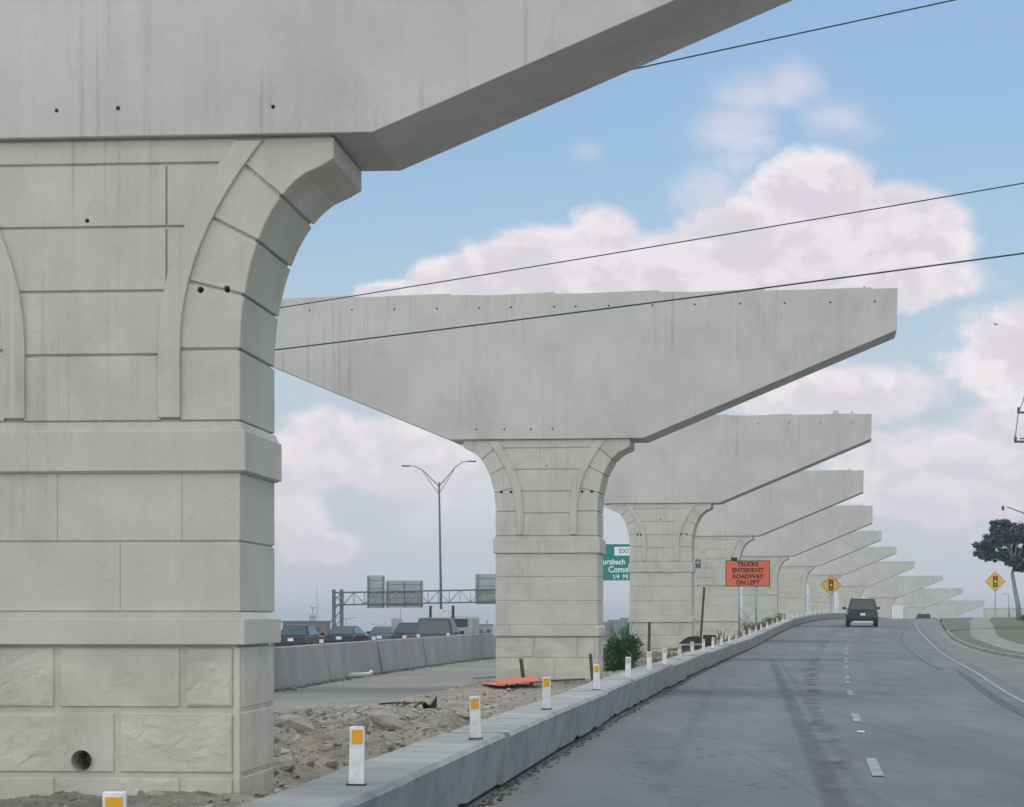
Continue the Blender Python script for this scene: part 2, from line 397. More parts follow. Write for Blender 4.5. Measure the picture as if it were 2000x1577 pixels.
zr = spline([(-60, 0), (80, 0), (100, .06), (120, .27), (140, .58), (160, .92), (180, 1.14), (203, 1.29), (235, 1.31), (271, 1.02),
             (307, .25), (343, -.8), (400, -2.8), (480, -5.2), (600, -8), (1000, -14), (6000, -70)])
zf = spline([(-60, -.5), (140, -.5), (170, -.6), (200, -.9), (250, -1.9), (300, -3.0), (400, -4.6), (600, -8), (1000, -14), (6000, -70)])
s_dash = spline([(-60, 5.9), (10, 6.1), (25, 6.25), (50, 6.6), (76, 6.88), (100, 6.95), (400, 6.95), (900, 6.95)])
s_edge = spline([(-60, 9.1), (20, 9.3), (44, 9.6), (67, 10.3), (100, 10.8), (120, 10.9), (160, 10.6), (240, 10.5), (900, 10.5)])
s_kerb = spline([(-60, 13.2), (85, 13.0), (97, 12.6), (115, 12.25), (140, 12.2), (300, 12.2), (900, 12.2)])
S_BF, S_BB, BH = 2.88, 2.30, .508            # barrier front, back, height
def sm(a, b, x):
    t = max(0, min(1, (x-a)/(b-a))); return t*t*(3-2*t)
def zground(s, d):
    z = zr(d)
    if s < -6.5:
        z = z+(zf(d)-z)*sm(-6.5, -7.6, s)
    elif s < 2.6:
        pass
    else:
        z += .10*sm(s_kerb(d), s_kerb(d)+.6, s)
    return z
def at(s, d, z=None): return Vector((xrow(d)+s, d, zground(s, d) if z is None else z))
def drange(a, b):
    r = [a]
    while r[-1] < b:
        d = r[-1]; r.append(min(b, d+(1.5 if d < 60 else 3 if d < 260 else 8 if d < 500 else 60 if d < 1500 else 500)))
    return r
def sheet(name, sf0, sf1, d0, d1, dz, m, ns=2, zfun=None, uv=False):
    bm = bmesh.new(); rows = []; ds = drange(d0, d1); ul = bm.loops.layers.uv.new('UVMap') if uv else None
    f0 = sf0 if callable(sf0) else (lambda d: sf0); f1 = sf1 if callable(sf1) else (lambda d: sf1)
    info = {}
    for d in ds:
        row = []
        for k in range(ns+1):
            s = f0(d)+(f1(d)-f0(d))*k/ns
            v = bm.verts.new((xrow(d)+s, d, (zr(d) if zfun is None else zfun(s, d))+dz)); info[v] = (s, d); row.append(v)
        rows.append(row)
    for i in range(len(rows)-1):
        for k in range(ns):
            f = bm.faces.new((rows[i][k], rows[i][k+1], rows[i+1][k+1], rows[i+1][k])); f.smooth = True
            if uv:
                for l in f.loops: l[ul].uv = info[l.vert]
    return link(name, bm, m)

# ground: one sheet to the horizon
bm = bmesh.new(); rows = []
SS = [-6000, -2500, -900, -400, -200, -110, -70, -45, -30, -20, -12, -8, -7.6, -7.2, -6.9, -6.5, -6, -5, -4, -3, -2, 0, 1.5, 1.9, 2.2, 2.5, 3, 6, 9, 12, 12.3, 12.6, 13, 13.4, 14, 16, 20, 30, 50, 90, 160, 300, 700, 2000, 6000]
for d in drange(-40, 9000):
    rows.append([bm.verts.new((xrow(min(d, 900))+s, d, zground(s, d)-(.03 if s < 2.4 else .16))) for s in SS])
for a, b in zip(rows, rows[1:]):
    for k in range(len(SS)-1):
        f = bm.faces.new((a[k], a[k+1], b[k+1], b[k])); f.smooth = True
tag(link('ground', bm, M['soil']), kind='structure')
tag(sheet('road', 2.4, lambda d: s_edge(d)+.35, -30, 900, .0, M['asphalt'], 8, uv=True), kind='structure')
tag(sheet('shoulder', lambda d: s_edge(d)+.33, lambda d: s_kerb(d)+.02, -30, 420, .004, M['shoulder'], 3), kind='structure')
tag(sheet('freeway', -34, -7.7, -30, 900, -.015, M['freeway'], 2, zground), kind='structure')
tag(sheet('haul_road', -5.9, -1.5, 8, 104, -.012, M['haul'], 6, zground), kind='structure')
# kerb, gutter, verge
def kerb_path():
    pts = [(s_kerb(d), d) for d in [20+2.5*i for i in range(49)]]
    s0, d0 = pts[-1]
    for i in range(1, 10):
        a = R(10*i); pts.append((s0+6*(1-math.cos(a)), d0+6*math.sin(a)))
    return pts
bm = bmesh.new(); prof = [(-.35, .012), (0, .010), (.02, .13), (.16, .14), (.17, .0)]
kp = kerb_path(); rings = []
for i, (s, d) in enumerate(kp):
    a = kp[max(0, i-1)]; b = kp[min(len(kp)-1, i+1)]
    t = Vector((xrow(b[1])+b[0]-xrow(a[1])-a[0], b[1]-a[1])).normalized(); nr = Vector((t.y, -t.x))
    rings.append([bm.verts.new((xrow(d)+s+nr.x*q, d+nr.y*q, zr(d)+h)) for q, h in prof])
for a, b in zip(rings, rings[1:]):
    for k in range(len(prof)-1): bm.faces.new((a[k], a[k+1], b[k+1], b[k]))
tag(link('kerb', bm, M['walk']), kind='structure')
zk = lambda s, d: zground(s, d)
s_walk = spline([(-60, 14.0), (85, 13.9), (97, 13.5), (113, 13.3), (126, 13.2), (140, 13.6), (155, 14.0), (172, 14.3), (200, 14.8), (260, 15.5)])
tag(sheet('gravel_strip', lambda d: s_kerb(d)+.16, lambda d: s_walk(d)+.02, 20, 232, .010, M['gravel'], 2, zk), kind='structure')
tag(sheet('sidewalk', s_walk, lambda d: s_walk(d)+1.45, 20, 232, .018, M['walk'], 2, zk), kind='structure')
tag(sheet('grass_verge', lambda d: s_walk(d)+1.43, lambda d: 75, 20, 420, .026, M['grass'], 8, zk), kind='structure')
# painted lines
def strip(bm, sf, d0, d1, w, dz=.008, step=1.5):
    n = max(1, int((d1-d0)/step)); pr = None
    for i in range(n+1):
        d = d0+(d1-d0)*i/n; s = sf(d); v = (bm.verts.new((xrow(d)+s-w/2, d, zr(d)+dz)), bm.verts.new((xrow(d)+s+w/2, d, zr(d)+dz)))
        if pr: bm.faces.new((pr[0], pr[1], v[1], v[0]))
        pr = v
bm = bmesh.new()
for k in range(-1, 24): strip(bm, s_dash, 23.5+12.2*k, 26.5+12.2*k, .115)
tag(link('lane_dashes', bm, M['line']), kind='structure')
bm = bmesh.new(); strip(bm, s_edge, 5, 420, .10)
tag(link('edge_line', bm, M['line']), kind='structure')
# tar seams that run down the lanes
bm = bmesh.new()
seam2 = spline([(70, 9.55), (78, 9.5), (96, 9.6), (120, 9.55), (150, 9.9)])
strip(bm, seam2, 70, 150, .09, .006, .8)
seam3 = spline([(30, 9.0), (44, 9.25), (60, 9.75), (72, 10.0)])
strip(bm, seam3, 32, 70, .08, .006, .8)
strip(bm, lambda d: s_edge(d)-.45, 30, 66, .10, .006, .8)
tag(link('tar_seams', bm, M['asphalt_patch']), kind='structure')
# raised pavement markers
bm = bmesh.new()
mk = None
for k, d in enumerate([32.4+24.4*i for i in range(4)]):
    if mk is None:
        b = bmesh.new(); box(b, (0, 0, .012), (.10, .10, .022), .008); mk = link('pavement_marker', b, M['plate']); o = mk
    else: o = copy_tree(mk)
    o.location = (xrow(d)+s_dash(d), d, zr(d)+.004); o.rotation_euler = (0, 0, -heading(d))
    tag(o, ['raised white pavement marker between the two nearest lane dashes', 'raised white pavement marker, second out along the dashed line',
            'raised white pavement marker, third out along the dashed line', 'raised white pavement marker, farthest on the dashed line'][k], 'road marker', 'raised markers on the dashed line')

# ------------------------------------------------------------------ bridge piers
D_COL, D_CAP = 1.45, 1.62
def h_out(z):    # half width of the flared head; z measured from the cap underside (negative)
    if z <= -1.62: return 1.15
    if z >= -.22: return 1.87
    sn = (z+1.62)/1.40; return 1.15+.72*(1-math.sqrt(max(0, 1-sn*sn)))
def h_in(z): return .69+.26*max(0, z+1.6)**2
def h_pan(z): return .52+.24*max(0, z+1.6)**2
def lin(a, b, n): return [a+(b-a)*i/n for i in range(n+1)]
def rock_face(bm, x0, x1, z0, z1, yf, rnd, amp=.02, nx=34, nz=16):
    """split stone face: a few shallow planes meeting in crisp ridges, with short chisel gouges"""
    rg = random.Random(rnd); W, H = x1-x0, z1-z0
    pl = [(rg.uniform(-.05, .05), rg.uniform(-.09, .09), amp*rg.uniform(.35, 1.0)) for _ in range(6)]
    gs = [(rg.uniform(x0, x1), rg.uniform(z0, z1), rg.uniform(-.2, .9), rg.uniform(.04, .15), amp*rg.uniform(.3, .8)) for _ in range(int(3+W*9))]
    vs = []
    for j in range(nz+1):
        row = []
        for i in range(nx+1):
            x = x0+W*i/nx; z = z0+H*j/nz
            e = min(x-x0, x1-x, z-z0, z1-z); k = min(1, e/.016)
            h = min(a*(x-x0-W/2)+b*(z-z0-H/2)+c for a, b, c in pl)+amp*.35*noise.fractal(Vector((x*7+rnd, z*9, rnd)), .7, 2, 4)
            for gx, gz, ga, gl, gd in gs:
                dx, dz = x-gx, z-gz; u = dx*math.cos(ga)+dz*math.sin(ga); v = -dx*math.sin(ga)+dz*math.cos(ga)
                if abs(u) < gl and abs(v) < .030: h -= gd*(1-abs(v)/.030)*(1-(u/gl)**2) if v > 0 else gd*.4*(1-abs(v)/.030)
            row.append(bm.verts.new((x, yf-.004-max(0, h+amp*.25)*k, z)))
        vs.append(row)
    for j in range(nz):
        for i in range(nx):
            bm.faces.new((vs[j][i], vs[j][i+1], vs[j+1][i+1], vs[j+1][i]))
def pier(i, X, d, zb, zt, nrow, zg, yaw, L=7.7, label=''):
    root = empty('bridge_pier', (X+.75*math.sin(yaw), d+.75, 0), -yaw); tag(root, label, 'bridge pier', 'row of hammerhead bridge piers')
    rnd = random.Random(100+i); yc = D_COL/2; near = i < 3
    bev = .007 if near else .0
    # capital
    bm = bmesh.new()
    zs = lin(-2.17, 0, 24)
    core = [(h_out(z)-.03, zb+z) for z in zs]; core = core+[(-x, z) for x, z in core[::-1]]
    prism(bm, core, -yc+.03, yc-.03)
    js = [(-2.17, -2.17), (-1.62, -1.62), (-1.21, -1.10), (-.80, -.62), (-.46, -.22), (-.004, -.004)]   # outer, inner joint heights
    for (o0, i0), (o1, i1) in zip(js, js[1:]):
        g = .011
        inn = [(h_in(z)-.004, zb+z) for z in lin(i0+g, i1-g, 6)]; outr = [(h_out(z), zb+z) for z in lin(o0+g, o1-g, 8)]
        poly = outr+inn[::-1]
        prism(bm, poly, -yc, yc, bev); prism(bm, [(-x, z) for x, z in poly[::-1]], -yc, yc, bev)
    for z0, z1 in ((-2.17, -1.66), (-1.66, -1.17), (-1.17, -.68), (-.68, -.20), (-.20, -.004)):
        r_ = [(h_pan(z)+.02, zb+z) for z in lin(z0+.011, z1-.011, 4)]
        lf = [(-x, z) for x, z in r_[::-1]]
        if i == 0 and -1.2 < z0 < -.6:
            prism(bm, [(.572, r_[0][1]), (.572, r_[-1][1])]+lf, -yc+.002, yc-.002, .004)
            prism(bm, [(.586, r_[0][1])]+[(max(x, .60), z) for x, z in r_]+[(.586, r_[-1][1])], -yc+.002, yc-.002, .004)
        else: prism(bm, r_+lf, -yc+.002, yc-.002, bev)
    for s in (1, -1):
        a = [(s*(h_in(z)), zb+z) for z in lin(-2.14, -.035, 16)]; b = [(s*min(h_pan(z), h_in(z)-.05), zb+z) for z in lin(-2.14, -.035, 16)]
        prism(bm, a+b[::-1], -yc-.035, yc+.035, .006 if near else 0)
    capital = link('capital', bm, M['pier'], root)
    # collar
    z0 = zb-2.17-.38
    bm = bmesh.new(); w = 1.20
    box(bm, (0, 0, z0+.155), (2*w, D_COL+.10, .31), .006 if near else 0)
    box(bm, (0, 0, z0+.16), (2*w-.05, D_COL+.05, .34), 0)
    t = bmesh.new()
    for zz, ww in ((z0+.312, w-.004), (z0+.379, w-.05)):
        pass
    t.free()
    prism(bm, [(w-.002, z0+.27), (-w+.002, z0+.27), (-w+.045, z0+.377), (w-.045, z0+.377)], -yc-.022, yc+.022)
    link('collar_band', bm, M['pier'], root)
    # smooth courses
    bm = bmesh.new(); h = .537; zt_ = z0-.004; zl = z0-nrow*h
    box(bm, (0, 0, (z0+zl)/2), (2.3-.032, D_COL-.032, nrow*h+.06))
    for r in range(nrow):
        b1 = z0-r*h; b0 = b1-h; sp = [(-1.15, -.27, .70, 1.15), (-1.15, .22, 1.15), (-1.15, -.27, .70, 1.15)][r % 3]
        if i > 0: sp = (-1.15, 1.15)
        for a, b in zip(sp, sp[1:]):
            box(bm, ((a+b)/2, 0, (b0+b1)/2), (b-a-.0015, D_COL, h-(.018 if i == 0 else .03)), .004 if near else 0)
    link('shaft', bm, M['pier'], root)
    # base band
    bm = bmesh.new(); zb2 = zl-.25
    box(bm, (0, 0, zb2+.10), (2*w-.01, D_COL+.09, .20), .006 if near else 0)
    prism(bm, [(w-.007, zb2+.195), (-w+.007, zb2+.195), (-w+.05, zb2+.248), (w-.05, zb2+.248)], -yc-.04, yc+.04)
    link('base_band', bm, M['pier'], root)
    # rusticated plinth
    bm = bmesh.new(); n = max(1, int(math.ceil((zb2-(zg-.7))/.5)))
    box(bm, (0, 0, zb2-n*.25), (2.3-.07, D_COL-.07, n*.5))
    for s in (-1, 1):
        box(bm, (s*(1.15-.03), 0, zb2-n*.25-.01), (.052, D_COL-.02, n*.5-.02), .006 if near else 0)
    for r in range(n):
        b1 = zb2-r*.5; b0 = b1-.5
        sp = (-1.15, -.28, .70, 1.11) if r % 2 == 0 else (-1.15, .19, 1.11)
        for a, b in zip(sp, sp[1:]):
            a2, b2 = a+(.022 if a > -1 else .04), b-.022
            box(bm, ((a2+b2)/2, 0, (b0+b1)/2), (b2-a2, D_COL-.04, .455), .010 if near else 0)
            if near: rock_face(bm, a2+.008, b2-.008, b0+.03, b1-.03, -yc+.02, rnd.random()*40, amp=.016 if rnd.random() < .6 else .009, nx=80 if i == 0 else 30, nz=40 if i == 0 else 16)
        box(bm, (1.11, 0, (b0+b1)/2), (.092, D_COL-.16, .462), .006 if near else 0)
    plinth = link('plinth', bm, M['rock'], root)
    # cap beam
    bm = bmesh.new(); k = 2.18; ze = zb+(L-k)*.416
    top = []; step = 2.34; x = L
    prof = [(k, zb), (L, ze), (L+.02, zt)]
    x = L-.55; n_t = 0
    prof.append((x, zt)); prof.append((x, zt+.028))
    while x-step > -L+.3:
        x -= step; prof += [(x+.9, zt-.01), (x+.02, zt+.012), (x, zt+.045)] if n_t % 2 else [(x+.6, zt+.0), (x, zt+.004), (x, zt+.04)]
        n_t += 1
    prof += [(-L-.02, zt), (-L, ze), (-k, zb)]
    prism(bm, prof, -D_CAP/2, D_CAP/2, .006 if near else 0)
    cap = link('cap_beam', bm, M['cap'], root)
    if i > 0 and i < 7:
        bm = bmesh.new(); tube(bm, [(L-.72, 0, zt), (L-.72, 0, zt+.10), (L-.68, 0, zt+.16)], .018, 6)
        link('lifting_lug', bm, M['dsteel'], root)
        if i == 2:
            bm = bmesh.new(); box(bm, (L-1.3, 0, zt+.10), (.22, .3, .2), .01); link('block', bm, M['pier'], root)
    return root, capital, plinth, cap

PX = [178, 1067, 1290, 1399, 1484, 1545, 1603, 1659, 1722, 1781, 1832]
PD = [18.8, 55, 91, 127, 163, 199, 235, 271, 307, 343, 379]
ZB = [5.16, 5.48, 5.71, 5.68, 5.52, 5.6, 5.5, 4.89, 3.93, 2.86, 1.3]
ZT = [8.4, 8.72, 8.92, 9.0, 8.82, 8.42, 8.15, 7.6, 6.6, 5.45, 4.0]
NR = [2, 3, 3, 3, 3, 3, 3, 3, 3, 3, 3]
YAW = [.085, .125, .145, .155, .165, .175, .185, .20, .21, .22, .23]
LL = [7.8, 7.75, 7.72, 7.5, 7.35, 7.2, 7.1, 7.0, 7.5, 6.9, 7.0]
LAB = ['huge nearest concrete pier filling the left side, cap cut off by the top edge',
       'second concrete hammerhead pier, whole wide cap visible, rows of small holes in it',
       'third concrete pier, right behind the orange sign\'s left, with a small block on its cap',
       'fourth concrete pier, directly behind the left part of the orange sign',
       'fifth concrete pier, its stem right of the orange sign', 'sixth concrete pier, its stem just left of the left yellow sign',
       'seventh concrete pier, directly behind the left yellow diamond sign', 'eighth concrete pier, its stem behind the dark vehicle on the road',
       'ninth concrete pier, just right of the dark vehicle on the road', 'tenth concrete pier, second farthest, low over the crest of the road',
       'farthest concrete pier, only its low cap showing over the crest']
for i in range(11):
    X = (PX[i]-1000)/FPX*PD[i]
    root, capital, plinth, cap = pier(i, X, PD[i], ZB[i], ZT[i], NR[i], min(zground(0, PD[i]), 0 if i < 7 else 9), YAW[i], LL[i], LAB[i])
    fy = -D_CAP/2; zb = ZB[i]
    if i == 0:
        q = 18.8/FPX
        drill(cap, [((113-178)*q, fy, zb+.205, .016), ((235-178)*q, fy, zb+.215, .018), ((540-178)*q, fy, zb+.205, .016)], .016, .12)
        drill(capital, [((393-178)*q, -D_COL/2, zb-1.165, .026), ((445-178)*q, -D_COL/2, zb-1.16, .026), ((168-178)*q, -D_COL/2, zb-.625, .018),
                        (-(393-178)*q, -D_COL/2, zb-1.165, .026), (-(445-178)*q, -D_COL/2, zb-1.16, .026)], .02, .2)
        bm = bmesh.new()     # weep pipe mouth low on the plinth
        xx, zz = (157-178)*q, EYE-(1486-HOR)*q
        drill(plinth, [(xx, -D_COL/2-.05, zz, .078)], .078, .5)
        tt = bmesh.new(); bmesh.ops.create_cone(tt, cap_ends=False, segments=24, radius1=.078, radius2=.078, depth=.42)
        bmesh.ops.rotate(tt, matrix=Matrix.Rotation(R(90), 3, 'X'), verts=tt.verts); bmesh.ops.translate(tt, vec=(xx, -D_COL/2+.20, zz), verts=tt.verts)
        merge(bm, tt)
        link('weep_pipe', bm, M['barrier'], root, True)
    if i == 1:
        q = 55/FPX
        hs = [((x-1067)*q, fy, ZT[1]-.29, .022) for x in (512, 597, 682, 767, 852, 935, 998, 1083, 1125, 1190, 1275, 1357, 1445, 1530, 1617, 1702)]
        hs += [((x-1067)*q, fy, zb+.22, .022) for x in (930, 985, 1037, 1080)]
        drill(cap, hs, .022, .15)
        drill(capital, [(s*(x-1067)*q, -D_COL/2, zb-1.18, .034) for x in (1137, 1156) for s in (1, -1)]+[(0, -D_COL/2, zb-.60, .02)], .03, .2)
    if i == 2:
        q = 91/FPX
        drill(cap, [((x-1290)*q, fy, ZT[2]-.3, .025) for x in (1480, 1540, 1600, 1660)], .02, .15)
        drill(capital, [((x-1290)*q, -D_COL/2, zb-1.17, .04) for x in (1245, 1252, 1330, 1341)]+[(0, -D_COL/2, zb-.6, .03)], .03, .2)

# ------------------------------------------------------------------ barriers
ORD = 'first second third fourth fifth sixth seventh eighth ninth tenth eleventh twelfth thirteenth fourteenth fifteenth sixteenth seventeenth eighteenth nineteenth twentieth'.split()
TENS = ['twenty', 'thirty', 'forty', 'fifty']
def ordn(k):
    if k < 20: return ORD[k]
    n = k+1; t, u = divmod(n, 10)
    return {2: 'twentieth', 3: 'thirtieth', 4: 'fortieth', 5: 'fiftieth'}[t] if u == 0 else TENS[t-2]+'-'+ORD[u-1]
def barrier_seg(d0, d1, chip):
    bm = bmesh.new(); rng = random.Random(int(d0*10)); n = 14; lat = rng.uniform(-.022, .022); lt2 = rng.uniform(-.045, .045); lz = rng.uniform(-.008, .008)
    prof = [(S_BB+.03, -.02), (S_BB, BH-.03), (S_BB+.025, BH), (S_BF-.03, BH), (S_BF, BH-.035), (S_BF-.085, .045), (S_BF-.26, .05), (S_BF-.26, -.02)]
    o = at(0, d0, 0); rings = []
    for i in range(n+1):
        gp = .018+(.024 if chip in (1, 2, 4, 5, 7, 9) else 0); yw = 0; d = d0+gp+(d1-d0-2*gp)*i/n; rings.append([bm.verts.new((xrow(d)+s-o.x+lat+lt2*i/n, d-o.y, zr(d)+h-zr(d0)+(lz if h > .3 else 0))) for s, h in prof[:5]+[(prof[5][0], (.04 if rng.random() < .85 else rng.uniform(.06, .085)))]+prof[6:]])
    for a, b in zip(rings, rings[1:]):
        for k in range(len(prof)): bm.faces.new((a[k], b[k], b[(k+1) % len(prof)], a[(k+1) % len(prof)]))
    bm.faces.new(rings[0]); bm.faces.new(rings[-1][::-1])
    ob = link('low_barrier', bm, M['barrier']); ob.location = (o.x, o.y, zr(d0)); return ob
d = 9.6-6.1*2; k = 0; segs = []
while d < 300:
    if d > 2:
        ob = barrier_seg(d, d+6.1, k)
        if k < 50:
            tag(ob, 'low flat-topped concrete barrier segment along the road, %s from the camera' % ordn(k), 'concrete barrier', 'low barrier segments along the road')
        k += 1
        # dark drainage slot / lifting pocket and a joint plate
    d += 6.1
# debris and dirt along the foot of the barrier
bm = bmesh.new(); rg = random.Random(5)
for j in range(900):
    d = 14+70*rg.random()**1.4; s = S_BF-.06+abs(rg.gauss(0, .07)); r = rg.uniform(.006, .028)
    t = bmesh.new(); bmesh.ops.create_icosphere(t, subdivisions=1, radius=r)
    for v in t.verts: v.co *= rg.uniform(.6, 1.2)
    bmesh.ops.scale(t, vec=(1, 1.6, .6), verts=t.verts); bmesh.ops.translate(t, vec=at(s, d, zr(d)+r*.3), verts=t.verts); merge(bm, t)
tag(link('roadside_grit', bm, M['gravel']), 'grit and pebbles gathered along the foot of the low barrier', 'grit', kind='stuff')

# delineators
PROTO = None
dl = [9.3, 14.9, 20.6, 27.2, 34.4, 40.8, 46.6, 52.2, 58.5]+[64.5+6.1*i for i in range(31)]
for k, d in enumerate(dl):
    if PROTO is None:
        PROTO = empty('delineator'); bm = bmesh.new()
        prism(bm, [(-.047, 0), (.047, 0), (.045, .357), (-.045, .357)], -.012, .012, .005)
        link('post', bm, M['white'], PROTO)
        bm = bmesh.new(); box(bm, (0, -.0165, .295), (.066, .006, .085), .002); link('reflector', bm, M['yellow_ref'], PROTO)
        bm = bmesh.new(); box(bm, (0, 0, .004), (.12, .09, .008), .002); link('base_plate', bm, M['black'], PROTO)
        o = PROTO
    elif k == 5:
        o = copy_tree(PROTO); FAR = o
        for q in o.children:
            if q.name.startswith('reflector'): q.data = q.data.copy(); q.data.materials[0] = M['faded_ref']
            if q.name.startswith('post'): pass
    else: o = copy_tree(PROTO if k < 5 else FAR)
    rg = random.Random(k)
    o.location = at(2.72+rg.uniform(-.02, .02), d, zr(d)+BH); o.rotation_euler = (rg.uniform(-.02, .03), rg.uniform(-.035, .035), -rg.uniform(.0, .12))
    tag(o, 'white delineator post with amber reflector on the low barrier, %s from the camera' % ordn(k), 'delineator', 'white delineators on the low barrier')

# tall barrier in front of the freeway
jd = [30, 37, 43.5, 51.2, 58.6, 66.8, 75, 81, 87.4, 94, 100.5, 107, 113.5, 120, 126.5, 133, 139.5, 146, 152.5]
def sLB(d): return spline([(30, -5.4), (52.5, -5.6), (58.5, -5.85), (75, -6.2), (87, -6.2), (160, -6.2)])(d)
for k, (a, b) in enumerate(zip(jd, jd[1:])):
    bm = bmesh.new(); rg = random.Random(k)
    off = rg.uniform(-.05, .05); prof = [(-.24, -.05), (-.24, .06), (-.11, .87), (-.09, .885), (.09, .885), (.11, .87), (.24, .06), (.24, -.05)]
    o = at(sLB(a), a, 0); rings = []
    for i in range(3):
        d = a+.02+(b-a-.04)*i/2; rings.append([bm.verts.new((xrow(d)+sLB(d)+s+off-o.x, d-o.y, h)) for s, h in prof])
    for r1, r2 in zip(rings, rings[1:]):
        for q in range(len(prof)): bm.faces.new((r1[q], r2[q], r2[(q+1) % len(prof)], r1[(q+1) % len(prof)]))
    bm.faces.new(rings[0]); bm.faces.new(rings[-1][::-1])
    ob = link('tall_barrier', bm, M['lbarrier']); ob.location = (o.x, o.y, zr(a)-.01)
    tag(ob, 'tall grey concrete barrier segment beside the freeway, %s from the camera' % ORD[k], 'concrete barrier', 'tall barrier segments beside the freeway')

mp = None
for k, (d, lb) in enumerate(((58.6, 'small white reflector block on the tall barrier, nearest one'), (66.8, 'small white reflector block on the tall barrier, second one'),
                              (75, 'small white reflector block on the tall barrier, third one'), (81, 'small white reflector block on the tall barrier, fourth one'))):
    if mp is None:
        b_ = bmesh.new(); box(b_, (0, 0, .04), (.10, .05, .09), .01); mp = link('barrier_reflector', b_, M['white']); o = mp
    else: o = copy_tree(mp)
    o.location = (xrow(d)+sLB(d), d+.2, .875); o.rotation_euler = (0, 0, -heading(d)); tag(o, lb, 'reflector', 'reflectors on the tall barrier')

# ------------------------------------------------------------------ soil mounds, rubble
def mound_h(s, d):
    n = noise.fractal(Vector((s*1.3, d*.55, 1.7)), .8, 2, 5); f = noise.fractal(Vector((s*5, d*4, 9)), .7, 2, 4)
    h = .02
    edge = sm(-1.9, -.9, s)*(1-.55*sm(1.6, 2.3, s))
    h += edge*.20*math.exp(-((d-15)/6.5)**2)+edge*.34*math.exp(-((d-28.5)/5.5)**2)*(.7+.3*sm(2.3, .6, s))
    h += .16*math.exp(-((d-51)/5)**2)*edge+.10*math.exp(-((d-40)/7)**2)*edge
    h += .14*edge*math.exp(-((d-90)/10)**2)
    rough = .5*math.exp(-((d-28)/8)**2)+.35
    g_ = noise.fractal(Vector((s*14, d*9, 3)), .6, 2, 3)
    return max(.0, h+n*.09*edge*rough*2+f*.05*edge*rough+g_*.016*edge)
bm = bmesh.new(); rows = []; d = 9.0
while d < 101:
    rows.append([bm.verts.new(at(-2.0+4.32*k/64, d, zground(0, d)-.02+mound_h(-2.0+4.32*k/64, d)*(1 if k > 0 else 0)-(.05 if k == 0 else 0))) for k in range(65)])
    d += .07 if d < 36 else .16 if d < 62 else .5
for a, b in zip(rows, rows[1:]):
    for k in range(64): f = bm.faces.new((a[k], a[k+1], b[k+1], b[k])); f.smooth = d > 40
tag(link('soil_mound', bm, M['mound']), 'rough pale soil and broken rubble heaped between the piers behind the low barrier', 'soil', kind='stuff')
def rock(bm, c, r, rg, sq=(1, 1, .6)):
    t = bmesh.new(); n = 7 if r < .03 else 11 if r < .06 else 18
    for _ in range(n):
        v = Vector((rg.gauss(0, 1), rg.gauss(0, 1), rg.gauss(0, 1))).normalized()*r*rg.uniform(.7, 1.15); t.verts.new(v)
    bmesh.ops.convex_hull(t, input=t.verts)
    bmesh.ops.scale(t, vec=(sq[0]*rg.uniform(.8, 1.4), sq[1]*rg.uniform(.7, 1.1), sq[2]*rg.uniform(.6, 1.15)), verts=t.verts)
    bmesh.ops.rotate(t, matrix=Matrix.Rotation(rg.random()*6.3, 3, 'Z') @ Matrix.Rotation(rg.uniform(-.6, .6), 3, 'X'), verts=t.verts)
    bmesh.ops.translate(t, vec=c, verts=t.verts); merge(bm, t)
bm = bmesh.new(); rg = random.Random(11)
for j in range(9000):
    q = rg.random()
    d = rg.gauss(28, 4.5) if q < .55 else rg.gauss(16, 3.5) if q < .75 else rg.uniform(36, 95)
    s = rg.uniform(-1.5, 2.15)
    if d < 9.5 or d > 99: continue
    if abs(s) < 1.2 and any(abs(d-pd-.7) < .8 for pd in PD): continue
    r = .007+.045*rg.random()**6*(1.4 if q < .55 else 1)+(d/2200)
    rock(bm, at(s, d, zground(0, d)-.02+mound_h(s, d)+r*.15), r, rg)
tag(link('rubble', bm, M['stone']), 'loose stones and broken concrete bits scattered over the soil', 'rubble', kind='stuff')
def P(px, py, d): return Vector(((px-1000)*d/FPX, d, EYE-(py-HOR)*d/FPX))
def onm(px, d, s=None):
    X = (px-1000)*d/FPX; s_ = X-xrow(d); return Vector((X, d, zground(s_, d)-.02+(mound_h(s_, d) if s_ > -2 else .02)))
for k, (px, d, r, lb) in enumerate([(568, 26.0, .19, 'dark rounded rubble block beside the nearest pier base'), (592, 33.0, .11, 'small dark stone on top of the soil heap left of the near white post'),
                      (745, 27.5, .20, 'grey square lump of rubble right behind the near white post'), (905, 33, .10, 'pale stone at the barrier edge left of the second white post')]):
    bm = bmesh.new(); rock(bm, (0, 0, r*.3), r, random.Random(k+40), (1.2, .8, .75)); o = link('rubble_block', bm, M['stone']); o.location = onm(px, d)
    tag(o, lb, 'stone block', 'larger rubble blocks')
# torn black plastic, planks, orange sign panel on the ground
bm = bmesh.new(); rg = random.Random(3)
def ragged(bm, L, W, H, rg, thick=.01):
    pts = []
    for i in range(9):
        u = i/8; pts.append([Vector((-L/2+L*u, (-W/2+W*v)+rg.uniform(-.04, .04), H*math.sin(u*5+v*3)**2*rg.uniform(.4, 1)+.02)) for v in (0, .33, .66, 1)])
    for dz in (0, thick):
        vs = [[bm.verts.new(p+Vector((0, 0, dz))) for p in r] for r in pts]
        for a, b in zip(vs, vs[1:]):
            for k in range(3): bm.faces.new((a[k], a[k+1], b[k+1], b[k]))
ragged(bm, .62, .35, .14, rg); prism(bm, [(.24, .02), (.40, .02), (.40, .24)], -.02, .02)
o = link('plastic_scrap', bm, M['plastic_black']); o.location = onm(800, 36.0); tag(o, 'torn black plastic sheet lying on the soil between the first two piers', 'plastic scrap')
